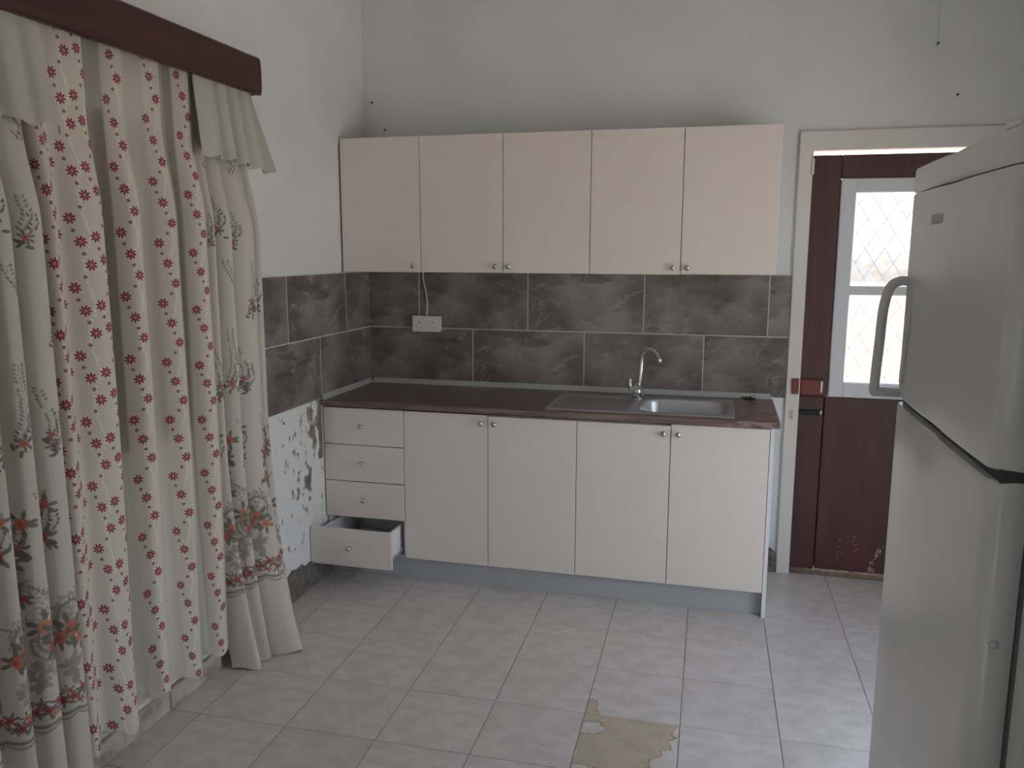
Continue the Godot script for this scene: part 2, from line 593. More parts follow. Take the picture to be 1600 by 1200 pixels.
func build_floor() -> void:
	var fl := struct_node("floor")
	put("screed", box(Vector3(-0.22, -0.08, -0.2), Vector3(ROOM_X + 0.2, -0.0022, ROOM_Z + 0.2)), M.floor_grout, fl)
	var mats := []
	for k in 3:
		var m := mat("floor_tile_%d" % k, [C(220, 213, 208), C(217, 210, 205), C(222, 215, 210)][k], 0.24)
		m.albedo_texture = tex(floor_tile_image(60 + k, PackedVector2Array(), PackedVector2Array()))
		mats.append(m)
	# the water stain, as an outline on the floor traced in metres of the tile grid
	var stain_a := PackedVector2Array([Vector2(0, 0), Vector2(0.99, 0.0), Vector2(0.93, 0.16), Vector2(0.97, 0.22), Vector2(0.91, 0.33), Vector2(0.93, 0.42), Vector2(0.85, 0.5), Vector2(0.83, 0.58), Vector2(0.76, 0.66), Vector2(0.72, 0.8), Vector2(0.6, 0.86), Vector2(0.4, 0.94), Vector2(0.0, 0.9)])
	var island := PackedVector2Array([Vector2(0, 0.17), Vector2(0.10, 0.14), Vector2(0.17, 0.14), Vector2(0.2, 0.19), Vector2(0.25, 0.22), Vector2(0.26, 0.29), Vector2(0.16, 0.33), Vector2(0, 0.38)])
	var stain_b := PackedVector2Array([Vector2(0, 0.72), Vector2(0.06, 0.72), Vector2(0.12, 0.78), Vector2(0.11, 0.86), Vector2(0.15, 0.93), Vector2(0.16, 1.0), Vector2(0, 1.0)])
	var ma := mat("floor_tile_stained", C(220, 213, 208), 0.27)
	ma.albedo_texture = tex(floor_tile_image(66, stain_a, island))
	var mb := mat("floor_tile_stain_edge", C(220, 213, 208), 0.26)
	mb.albedo_texture = tex(floor_tile_image(67, stain_b, PackedVector2Array()))
	var room := PackedVector2Array([Vector2(0.001, 0.001), Vector2(ROOM_X - 0.001, 0.001), Vector2(ROOM_X - 0.001, ROOM_Z - 0.001), Vector2(0.001, ROOM_Z - 0.001)])
	var doorway := PackedVector2Array([Vector2(2.264, -0.19), Vector2(3.11, -0.19), Vector2(3.11, 0.0), Vector2(2.264, 0.0)])
	for j in range(-4, 14):
		for i in range(-2, 10):
			var g := 0.0013
			var q := PackedVector2Array([node_at(i + g / FT, j + g / FT), node_at(i + 1 - g / FT, j + g / FT), node_at(i + 1 - g / FT, j + 1 - g / FT), node_at(i + g / FT, j + 1 - g / FT)])
			var cut := Geometry2D.intersect_polygons(q, room)
			if cut.is_empty(): continue
			var dy := rng.randf_range(-0.0006, 0.0004)
			var m: Material = mats[rng.randi_range(0, 2)]
			if i == 3 and j == 1: m = ma
			if i == 3 and j == 0: m = mb
			var t := put("floor_tile", tile_slab(cut[0], node_at(i, j), dy), m, fl)
			if m == ma: tag(t, "floor tile with a brown dried water stain")
	tag(put("threshold", prism(doorway, 0.0, 0.012, Transform3D(Basis(Vector3(1, 0, 0), Vector3(0, 0, 1), Vector3(0, -1, 0)), Vector3(0, 0.004, 0))), M.cement, fl), "")

func tile_slab(poly: PackedVector2Array, org: Vector2, dy: float) -> ArrayMesh:
	var st := new_st()
	if Geometry2D.is_polygon_clockwise(poly): poly.reverse()
	var mid := Vector2.ZERO
	for p in poly: mid += p / poly.size()
	var inner := PackedVector2Array()
	for p in poly: inner.append(p + (mid - p).normalized() * 0.0014)
	var c := Vector3(mid.x, -0.02, mid.y)
	var idx := Geometry2D.triangulate_polygon(inner)
	var ca := cos(FROT)
	var sa := sin(FROT)
	var add := func(p: Vector3) -> void:
		var d := Vector2(p.x, p.z) - org
		st.set_uv(Vector2(d.x * ca - d.y * sa, d.x * sa + d.y * ca) / FT)
		st.add_vertex(p)
	var tri3 := func(a: Vector3, b: Vector3, e: Vector3) -> void:
		var nn := (a - e).cross(a - b)
		if nn.dot((a + b + e) / 3.0 - c) < 0:
			var tt := b
			b = e
			e = tt
		add.call(a)
		add.call(b)
		add.call(e)
	for i in range(0, idx.size(), 3):
		var v := []
		for k in 3: v.append(Vector3(inner[idx[i + k]].x, dy, inner[idx[i + k]].y))
		tri3.call(v[0], v[1], v[2])
	for i in poly.size():
		var k := (i + 1) % poly.size()
		var a := Vector3(inner[i].x, dy, inner[i].y)
		var b := Vector3(inner[k].x, dy, inner[k].y)
		var a2 := Vector3(poly[i].x, dy - 0.0012, poly[i].y)
		var b2 := Vector3(poly[k].x, dy - 0.0012, poly[k].y)
		var a3 := Vector3(poly[i].x, -0.012, poly[i].y)
		var b3 := Vector3(poly[k].x, -0.012, poly[k].y)
		tri3.call(a, b, b2)
		tri3.call(a, b2, a2)
		tri3.call(a2, b2, b3)
		tri3.call(a2, b3, a3)
	return done(st)

func edge_distance(p: Vector2, poly: PackedVector2Array) -> float:
	var best := 9.0
	for i in poly.size():
		var a := poly[i]
		var b := poly[(i + 1) % poly.size()]
		if (a.x <= 0.001 and b.x <= 0.001) or (a.y <= 0.001 and b.y <= 0.001) or (a.y >= 0.999 and b.y >= 0.999): continue
		best = minf(best, p.distance_to(Geometry2D.get_closest_point_to_segment(p, a, b)))
	return best

func floor_tile_image(seed_: int, stain: PackedVector2Array, island: PackedVector2Array) -> Image:
	var s := 192
	var im := Image.create(s, s, false, Image.FORMAT_RGB8)
	var n := FastNoiseLite.new()
	n.seed = seed_
	n.frequency = 0.012
	n.fractal_octaves = 5
	n.domain_warp_enabled = true
	n.domain_warp_amplitude = 20.0
	var r := RandomNumberGenerator.new()
	r.seed = seed_
	for y in s:
		for x in s:
			var v := n.get_noise_2d(x, y * 1.6)
			var c := Color(1, 1, 1).lerp(Color(0.95, 0.946, 0.942), clampf(v * 1.5 + 0.4, 0, 1))
			if absf(n.get_noise_2d(x * 0.8 + 400, y * 1.3)) < 0.02: c = c.lerp(Color(0.9, 0.89, 0.88), 0.5)
			if stain.size():
				var p := Vector2(float(x) / s, float(y) / s)
				p += Vector2(n.get_noise_2d(x * 3 + 90, y * 3), n.get_noise_2d(x * 3, y * 3 + 90)) * 0.04
				if Geometry2D.is_point_in_polygon(p, stain) and not (island.size() and Geometry2D.is_point_in_polygon(p, island)):
					c = c * Color(0.915, 0.875, 0.79)
					var d := edge_distance(p, stain)
					if island.size(): d = minf(d, edge_distance(p, island))
					if d < 0.014: c = c * Color(0.87, 0.8, 0.71)
			im.set_pixel(x, y, c)
	for k in 3:
		dab(im, r.randf_range(10, s - 10), r.randf_range(10, s - 10), 1.2, 1.2, 0, Color(0.45, 0.42, 0.4, 0.7), false, false)
	return im

# ---------------------------------------------------------------- grey marble wall tiles, 60 x 30, half bond
const YJ := 1.1973
const TH := 0.2997

func build_wall_tiles() -> void:
	var tiles := [marble_material(101), marble_material(202)]
	var wb := get_node("wall_back")
	var wl := get_node("wall_left")
	var st := new_st()
	add_box(st, Vector3(0.0, YJ - TH, 0.0), Vector3(2.199, YJ + TH, 0.0085))
	put("grout_bed", done(st), M.grout, wb)
	var g := 0.002
	var n := 0
	# along the back wall: upper row starts with a half tile
	for row: Array in [[YJ, YJ + TH, [0.0, 0.3, 0.9, 1.5, 2.1, 2.199]], [YJ - TH, YJ, [0.0, 0.6, 1.2, 1.8, 2.199]]]:
		var xs: Array = row[2]
		for i in xs.size() - 1:
			var a := Vector3(xs[i] + (0.009 if i == 0 else g), row[0] + g, 0.0)
			var b := Vector3(xs[i + 1] - g, row[1] - g, 0.009)
			wall_tile(wb, a, b, tiles[n % 2], n, true)
			n += 1
	# along the left wall, from the corner towards the curtain
	var ls := 0.5917
	st = new_st()
	add_box(st, Vector3(0.0, YJ - TH, 0.0), Vector3(0.0085, YJ + TH, 1.36))
	put("grout_bed", done(st), M.grout, wl)
	for row: Array in [[YJ, YJ + TH, [0.0, 0.5 * ls, 1.5 * ls, 1.36]], [YJ - TH, YJ, [0.0, ls, 1.36]]]:
		var zs: Array = row[2]
		for i in zs.size() - 1:
			var a := Vector3(0.0, row[0] + g, zs[i] + (0.009 if i == 0 else g))
			var b := Vector3(0.009, row[1] - g, zs[i + 1] - g)
			wall_tile(wl, a, b, tiles[n % 2], n, false)
			n += 1

func wall_tile(parent: Node, a: Vector3, b: Vector3, m: Material, n: int, along_x: bool) -> void:
	var st := new_st()
	add_box(st, a, b, 0.001)
	var mesh := done(st)
	# texture coordinates: 0.6 m x 0.3 m over the picture, shifted from tile to tile
	var mdt := MeshDataTool.new()
	mdt.create_from_surface(mesh, 0)
	var off := Vector2(fmod(n * 0.37, 0.49), fmod(n * 0.23, 0.49))
	for i in mdt.get_vertex_count():
		var p := mdt.get_vertex(i)
		var u := ((p.x - a.x) if along_x else (b.z - p.z)) / 1.2
		mdt.set_vertex_uv(i, Vector2(u, (b.y - p.y) / 0.6) + off)
	var out := ArrayMesh.new()
	mdt.commit_to_surface(out)
	put("wall_tile", out, m, parent)

func marble_material(seed_: int) -> StandardMaterial3D:
	# covers 1.2 m x 0.6 m, so that every tile shows a window of its own
	var w := 800
	var h := 400
	var im := Image.create(w, h, false, Image.FORMAT_RGB8)
	var base := FastNoiseLite.new()
	base.seed = seed_
	base.frequency = 0.0042
	base.fractal_octaves = 4
	var fine := FastNoiseLite.new()
	fine.seed = seed_ + 1
	fine.frequency = 0.02
	fine.fractal_octaves = 4
	var vein := FastNoiseLite.new()
	vein.seed = seed_ + 2
	vein.frequency = 0.0046
	vein.fractal_octaves = 3
	for y in h:
		for x in w:
			var f := fine.get_noise_2d(x * 0.5, y * 1.1)
			var grit := fine.get_noise_2d(x * 2.5 + 900, y * 4.0)
			var wx := f * 26.0
			# broad slanting beds, brown against grey
			var a := base.get_noise_2d(x * 0.9 + y * 0.5 + wx, y * 1.0 - x * 0.25 + wx)
			var v := clampf(0.5 + a * 1.0 + f * 0.22 + grit * 0.12, 0, 1)
			var c := C(100, 91, 88).lerp(C(152, 141, 136), v)
			# dark layers that end abruptly
			var lay := base.get_noise_2d(x * 0.45 + 700, y * 2.0 + wx * 0.7)
			if lay < -0.3: c = c.lerp(C(84, 77, 76), clampf((-0.3 - lay) * 12.0, 0, 0.5))
			# pale slanting seams, broad and broken
			var k := absf(vein.get_noise_2d(x * 0.9 + y * 0.7 + wx, y * 0.3 + 50))
			if k < 0.05: c = c.lerp(C(176, 166, 160), (1.0 - k / 0.05) * clampf(f * 1.2 + grit * 0.6 + 0.3, 0, 0.6))
			var k2 := absf(vein.get_noise_2d(x * 0.5 + 300, y * 1.6 + wx))
			if k2 < 0.006: c = c.lerp(C(200, 192, 186), (1.0 - k2 / 0.006) * clampf(f * 3.0 + grit, 0, 0.8))
			im.set_pixel(x, y, c)
	var m := mat("marble_tile_%d" % seed_, Color.WHITE, 0.3)
	m.albedo_texture = tex(im)
	return m

# ---------------------------------------------------------------- back door with glazed upper half
func build_back_door() -> void:
	var d := struct_node("door_1")
	var p: Material = M.frame_paint
	# casing proud of the wall, and the lining of the opening
	put("jamb", box(Vector3(2.2, 0.0, -0.19), Vector3(2.264, 2.158, 0.02), 0.004), p, d)
	put("jamb", box(Vector3(3.105, 0.0, -0.19), Vector3(3.17, 2.158, 0.02), 0.004), p, d)
	put("head", box(Vector3(2.2, 2.078, -0.19), Vector3(3.17, 2.162, 0.022), 0.004), p, d)
	# leaf: dark boards round a white sash; it stops short of the head and of the floor
	var leaf := Node3D.new()
	leaf.name = "leaf"
	d.add_child(leaf)
	var z0 := -0.095
	var z1 := -0.05
	var top := 2.058
	var b: Material = M.door_brown
	put("stile", box(Vector3(2.268, 0.905, z0), Vector3(2.4, top, z1), 0.003), b, leaf)
	put("stile", box(Vector3(2.965, 0.905, z0), Vector3(3.1, top, z1), 0.003), b, leaf)
	put("top_rail", box(Vector3(2.4, 1.95, z0), Vector3(2.965, top, z1), 0.003), b, leaf)
	# lower half: a narrow and a wide board with a groove between, worn at the foot
	put("lower_board", lower_board(2.268, 2.386, 0.012, 0.9035, z0, z1), M.door_lower_brown, leaf)
	put("back_board", box(Vector3(2.27, 0.03, z0 - 0.012), Vector3(3.098, 0.9, z0 - 0.001), 0.002), b, leaf)
	put("lower_board", lower_board(2.390, 3.1, 0.016, 0.9035, z0, z1 + 0.002), M.door_lower_brown, leaf)
	var w: Material = M.sash_paint
	put("sash_stile", box(Vector3(2.402, 0.906, z0 + 0.004), Vector3(2.469, 1.948, z1 + 0.012), 0.004), w, leaf)
	put("sash_stile", box(Vector3(2.896, 0.906, z0 + 0.004), Vector3(2.963, 1.948, z1 + 0.012), 0.004), w, leaf)
	put("sash_rail", box(Vector3(2.469, 0.906, z0 + 0.006), Vector3(2.896, 0.978, z1 + 0.01), 0.004), w, leaf)
	put("sash_rail", box(Vector3(2.469, 1.884, z0 + 0.006), Vector3(2.896, 1.948, z1 + 0.01), 0.004), w, leaf)
	put("glazing_bar", box(Vector3(2.469, 1.404, z0 + 0.006), Vector3(2.896, 1.446, z1 + 0.006), 0.003), w, leaf)
	for y: Array in [[0.978, 1.404], [1.446, 1.884]]:
		var pane := put("pane", pane_mesh(2.469, 2.896, y[0], y[1], -0.078, -0.074), M.window_glass, leaf)
		pane.set_meta("label", "frosted pane, blinding white with daylight")
	# diamond mesh outside the glass
	var st := new_st()
	for k in range(-8, 14):
		for s: int in [-1, 1]:
			var x0 := 2.45 + k * 0.086
			var rise := 1.0
			var run := 0.62 * rise * s
			var a := Vector2(x0, 0.93)
			var e := Vector2(x0 + run, 0.93 + rise)
			# clip to the sash
			var lo := 0.0
			var hi := 1.0
			for lim: Array in [[2.46, 1], [2.905, -1]]:
				var da: float = (a.x - lim[0]) * lim[1]
				var de: float = (e.x - lim[0]) * lim[1]
				if da < 0 and de < 0:
					lo = 1.0
					hi = 0.0
				elif da < 0: lo = maxf(lo, da / (da - de))
				elif de < 0: hi = minf(hi, da / (da - de))
			if hi - lo < 0.02: continue
			var A := a.lerp(e, lo)
			var B := a.lerp(e, hi)
			var zz := -0.108 - 0.003 * s
			add_tube(st, PackedVector3Array([Vector3(A.x, A.y, zz), Vector3(B.x, B.y, zz)]), [0.0017], 4)
	tag(put("security_mesh", done(st), M.mesh_white, d), "white diamond security mesh behind the panes")
	# furniture: keeper on the jamb, wooden turn-block, slide bolt
	put("keeper", box(Vector3(2.226, 0.925, 0.02), Vector3(2.258, 1.0, 0.034), 0.003), M.latch_brown, d)
	put("latch_block", box(Vector3(2.27, 0.912, z1), Vector3(2.378, 0.99, z1 + 0.03), 0.006), M.latch_brown, d)
	put("latch_plate", box(Vector3(2.362, 0.93, z1 + 0.03), Vector3(2.372, 0.985, z1 + 0.036), 0.002), M.satin_steel, d)
	put("slide_bolt", box(Vector3(2.27, 0.812, z1), Vector3(2.372, 0.836, z1 + 0.014), 0.003), M.iron_dark, d)
	put("bolt_tip", lathe([Vector2(0, 0), Vector2(0.006, 0), Vector2(0.006, 0.026), Vector2(0, 0.028)], 12, Transform3D(Basis(), Vector3(2.374, 0.81, z1 + 0.012))), M.chrome, d)
	put("staple", tube(PackedVector3Array([Vector3(2.236, 0.806, 0.02), Vector3(2.236, 0.806, 0.036), Vector3(2.236, 0.836, 0.036), Vector3(2.236, 0.836, 0.02)]), [0.004], 8), M.frame_paint, d)
	put("hinge_knuckle", lathe([Vector2(0, 0), Vector2(0.007, 0), Vector2(0.007, 0.07), Vector2(0, 0.07)], 12, Transform3D(Basis(), Vector3(2.263, 1.965, 0.022))), M.frame_paint, d)

func pane_mesh(x0: float, x1: float, y0: float, y1: float, z0: float, z1: float) -> ArrayMesh:
	var st := new_st()
	var v := [Vector3(x0, y0, z1), Vector3(x0, y1, z1), Vector3(x1, y1, z1), Vector3(x1, y0, z1)]
	var t := [Vector2(0, 1), Vector2(0, 0), Vector2(1, 0), Vector2(1, 1)]
	for i: int in [0, 1, 2, 0, 2, 3]:
		st.set_uv(t[i])
		st.add_vertex(v[i])
	return done(st)

func lower_board(x0: float, x1: float, y0: float, y1: float, z0: float, z1: float) -> ArrayMesh:
	var mesh := box(Vector3(x0, y0, z0), Vector3(x1, y1, z1), 0.003)
	var mdt := MeshDataTool.new()
	mdt.create_from_surface(mesh, 0)
	for i in mdt.get_vertex_count():
		var p := mdt.get_vertex(i)
		mdt.set_vertex_uv(i, Vector2((p.x - 2.268) / 0.86, (0.905 - p.y) / 0.9))
	var out := ArrayMesh.new()
	mdt.commit_to_surface(out)
	return out

# ---------------------------------------------------------------- window behind the curtains, its brown shutters closed
func build_window() -> void:
	var w := struct_node("window_1")
	var s: Material = M.shutter_wood
	var z0 := 1.40
	var z1 := 2.56
	put("window_frame", box(Vector3(-0.16, 0.95, z0), Vector3(-0.09, 1.0, z1), 0.003), s, w)
	put("window_frame", box(Vector3(-0.16, 1.99, z0), Vector3(-0.09, 2.04, z1), 0.003), s, w)
	put("window_frame", box(Vector3(-0.16, 1.0, z0), Vector3(-0.09, 1.99, z0 + 0.05), 0.003), s, w)
	put("window_frame", box(Vector3(-0.16, 1.0, z1 - 0.05), Vector3(-0.09, 1.99, z1), 0.003), s, w)
	for k in 2:
		var a := z0 + 0.05 + k * (z1 - z0 - 0.1) / 2.0
		var b := a + (z1 - z0 - 0.1) / 2.0
		put("shutter", box(Vector3(-0.15, 1.0, a + 0.002), Vector3(-0.125, 1.99, b - 0.002), 0.003), s, w)
		put("shutter_stile", box(Vector3(-0.126, 1.0, a + 0.002), Vector3(-0.11, 1.99, a + 0.06), 0.003), s, w)
		put("shutter_stile", box(Vector3(-0.126, 1.0, b - 0.06), Vector3(-0.11, 1.99, b - 0.002), 0.003), s, w)
		for j in 12:
			var y := 1.02 + j * 0.079
			put("slat", box(Vector3(-0.126, y, a + 0.06), Vector3(-0.114, y + 0.066, b - 0.06), 0.004), s, w)
	put("window_sill", box(Vector3(-0.12, 0.93, z0 - 0.02), Vector3(0.012, 0.955, z1 + 0.02), 0.004), M.frame_paint, w)
	# linings of the side doorway and of the doorway behind the camera
	var g := struct_node("door_3")
	var a := SIDE_DOORWAY
	var x := ROOM_X
	put("window_frame", box(Vector3(x - 0.01, a[1], a[0]), Vector3(x + 0.19, a[1] + 0.04, a[2]), 0.004), M.frame_paint, g)
	put("window_frame", box(Vector3(x - 0.01, a[3] - 0.04, a[0]), Vector3(x + 0.19, a[3], a[2]), 0.004), M.frame_paint, g)
	put("window_frame", box(Vector3(x - 0.01, a[1] + 0.04, a[0]), Vector3(x + 0.19, a[3] - 0.04, a[0] + 0.04), 0.004), M.frame_paint, g)
	put("window_frame", box(Vector3(x - 0.01, a[1] + 0.04, a[2] - 0.04), Vector3(x + 0.19, a[3] - 0.04, a[2]), 0.004), M.frame_paint, g)
	var h := struct_node("door_2")
	var f := FRONT_DOORWAY
	var z := ROOM_Z
	put("door_lining", box(Vector3(f[0], 0, z - 0.01), Vector3(f[0] + 0.04, f[3], z + 0.19), 0.004), M.frame_paint, h)
	put("door_lining", box(Vector3(f[2] - 0.04, 0, z - 0.01), Vector3(f[2], f[3], z + 0.19), 0.004), M.frame_paint, h)
	put("door_lining", box(Vector3(f[0] + 0.04, f[3] - 0.04, z - 0.01), Vector3(f[2] - 0.04, f[3], z + 0.19), 0.004), M.frame_paint, h)

# ---------------------------------------------------------------- cabinets
const W := 0.4194

func knob_mesh() -> ArrayMesh:
	# stem and domed head, pointing to +z
	var prof := [Vector2(0.0, 0.0), Vector2(0.0075, 0.0), Vector2(0.0055, 0.004), Vector2(0.0048, 0.012), Vector2(0.0085, 0.015), Vector2(0.0125, 0.0175), Vector2(0.0128, 0.021), Vector2(0.0105, 0.0245), Vector2(0.006, 0.027), Vector2(0.0, 0.028)]
	return lathe(prof, 20, Transform3D(Basis(Vector3(1, 0, 0), PI / 2), Vector3.ZERO))

var knob: ArrayMesh

func carcass(x0: float, x1: float, y0: float, y1: float, z0: float, z1: float, shelves: Array, open_front := true) -> ArrayMesh:
	var st := new_st()
	var t := 0.016
	add_box(st, Vector3(x0, y0, z0), Vector3(x0 + t, y1, z1), 0.0006)
	add_box(st, Vector3(x1 - t, y0, z0), Vector3(x1, y1, z1), 0.0006)
	add_box(st, Vector3(x0 + t, y0, z0), Vector3(x1 - t, y0 + t, z1 - 0.0005))
	add_box(st, Vector3(x0 + t, y1 - t, z0), Vector3(x1 - t, y1, z1 - 0.0005))
	add_box(st, Vector3(x0 + t, y0 + t, z0), Vector3(x1 - t, y1 - t, z0 + 0.006))
	for s: float in shelves:
		add_box(st, Vector3(x0 + t, s, z0 + 0.006), Vector3(x1 - t, s + t, z1 - 0.02))
	return done(st)

func cabinet_door(parent: Node3D, x0: float, x1: float, y0: float, y1: float, z: float, knob_x: float, knob_y: float, dz := 0.0) -> void:
	var g := 0.0016
	var d := put("door", box(Vector3(x0 + g, y0, z - 0.018 + dz), Vector3(x1 - g, y1, z + dz), 0.0012), M.cabinet_cream, parent)
	put("knob", knob, M.chrome, d, Vector3(knob_x, knob_y, z + dz))

func build_upper_cabinets() -> void:
	knob = knob_mesh()
	var z := 0.32
	var x0 := 0.0093
	var y0 := 1.5028
	var y1 := 2.1549
	var specs := [
		["single-door cream wall cabinet in the corner by the left wall", [0]],
		["double-door cream wall cabinet in the middle of the upper row", [1, 2]],
		["double-door cream wall cabinet next to the glazed back door", [3, 4]],
	]
	var ktop := [[1, 0.0], [1, 0.001], [0, 0.0005], [1, 0.0], [0, 0.003]]
	for s: Array in specs:
		var cols: Array = s[1]
		var a: float = x0 + cols[0] * W
		var b: float = x0 + (cols[-1] + 1) * W
		var o := thing("wall_cabinet", s[0], "cabinet", Vector3.ZERO, "cream wall cabinets")
		o.position = Vector3(a, y0, 0.0092)
		put("carcass", carcass(0, b - a, 0.004, y1 - y0, 0.0, z - 0.0295, [0.32]), M.cabinet_white, o)
		for i: int in cols:
			var l: float = (i - int(cols[0])) * W
			var right: int = ktop[i][0]
			cabinet_door(o, l, l + W, ktop[i][1], y1 - y0, z - 0.0092, l + W - 0.036 if right else l + 0.03, 0.032)
	# grey edge line: a thin filler between the first cabinet and the wall stays open, as in the photograph

func build_base_cabinets() -> void:
	var z := 0.58
	var x0 := 0.0051
	var y0 := 0.1167
	var y1 := 0.8555
	# drawer unit
	var o := thing("drawer_cabinet", "cream four-drawer base cabinet with its bottom drawer pulled open", "cabinet", Vector3(x0, 0, 0.0095))
	var zf := z - 0.0095
	put("carcass", carcass(0, W, 0.11, 0.852, 0.0, zf - 0.0205, []), M.cabinet_white, o)
	var h := (y1 - y0) / 4.0
	for k in 4:
		var yb := y0 + k * h
		var out := 0.172 if k == 0 else 0.0
		var g := 0.002
		var front := put("drawer", box(Vector3(g * 0.8, yb + (g if k else 0.0), zf - 0.018), Vector3(W - g * 0.8, yb + h - g, zf), 0.0012), M.cabinet_cream, o, Vector3(-0.003 if k == 0 else 0.0, 0, out))
		if k == 0: front.set_meta("label", "bottom drawer, pulled open and empty")
		put("knob", knob, M.chrome, front, Vector3(W / 2 - 0.005, yb + h * 0.52, zf))
		# the drawer box behind the front
		var st := new_st()
		var bx0 := 0.03
		var bx1 := W - 0.03
		var bz0 := zf - 0.46
		var bz1 := zf - 0.018
		var by := yb + 0.028
		var bt := yb + h - 0.028
		add_box(st, Vector3(bx0, by, bz0), Vector3(bx0 + 0.013, bt, bz1), 0.0008)
		add_box(st, Vector3(bx1 - 0.013, by, bz0), Vector3(bx1, bt, bz1), 0.0008)
		add_box(st, Vector3(bx0 + 0.013, by, bz0), Vector3(bx1 - 0.013, bt - 0.01, bz0 + 0.013), 0.0008)
		add_box(st, Vector3(bx0 + 0.013, by + 0.004, bz0 + 0.013), Vector3(bx1 - 0.013, by + 0.01, bz1))
		put("drawer_box", done(st), M.cabinet_white, front)
		for e: Array in [[bx0 - 0.011, bx0], [bx1, bx1 + 0.011]]:
			put("runner", box(Vector3(e[0], by - 0.006, bz0 + 0.02), Vector3(e[1], by + 0.012, bz1), 0.001), M.satin_steel, front)
	# double cabinet and sink cabinet
	var specs := [
		["double-door cream base cabinet between the drawers and the sink cabinet", 1, [-0.002, -0.006]],
		["double-door cream base cabinet under the sink with white end panel", 3, [-0.006, 0.002]],
	]
	for s: Array in specs:
		var c := thing("base_cabinet", s[0], "cabinet", Vector3(x0 + s[1] * W, 0, 0.0095), "cream double-door base cabinets")
		# low back rail leaves room for the bowl
		var st := new_st()
		var t := 0.016
		var zz := zf - 0.0205
		add_box(st, Vector3(0, 0.11, 0), Vector3(t, 0.852, zz), 0.0006)
		add_box(st, Vector3(2 * W - t, 0.11, 0), Vector3(2 * W, 0.852, zz), 0.0006)
		add_box(st, Vector3(t, 0.11, 0), Vector3(2 * W - t, 0.11 + t, zz - 0.0005))
		add_box(st, Vector3(t, 0.126, 0), Vector3(2 * W - t, 0.6, 0.006))
		add_box(st, Vector3(t, 0.82, zz - 0.02), Vector3(2 * W - t, 0.852, zz - 0.0005))
		put("carcass", done(st), M.cabinet_white, c)
		for i in 2:
			cabinet_door(c, i * W, (i + 1) * W, y0, y1 + s[2][i], zf, (i + 1) * W - 0.032 if i == 0 else W + 0.032, y1 - 0.04, 0.001 * i)
		if s[1] == 3:
			put("end_panel", box(Vector3(2 * W + 0.0005, 0.0005, 0.008), Vector3(2 * W + 0.0175, 0.862, zf), 0.0012), M.cabinet_white, c)
	# toe kick
	var k := put("toe_kick", box(Vector3(0.016, 0.0005, 0.528), Vector3(2.1015, 0.1095, 0.543), 0.001), M.toe_kick)
	tag(k, "long grey metal-look toe kick board under the base cabinets", "kick board")

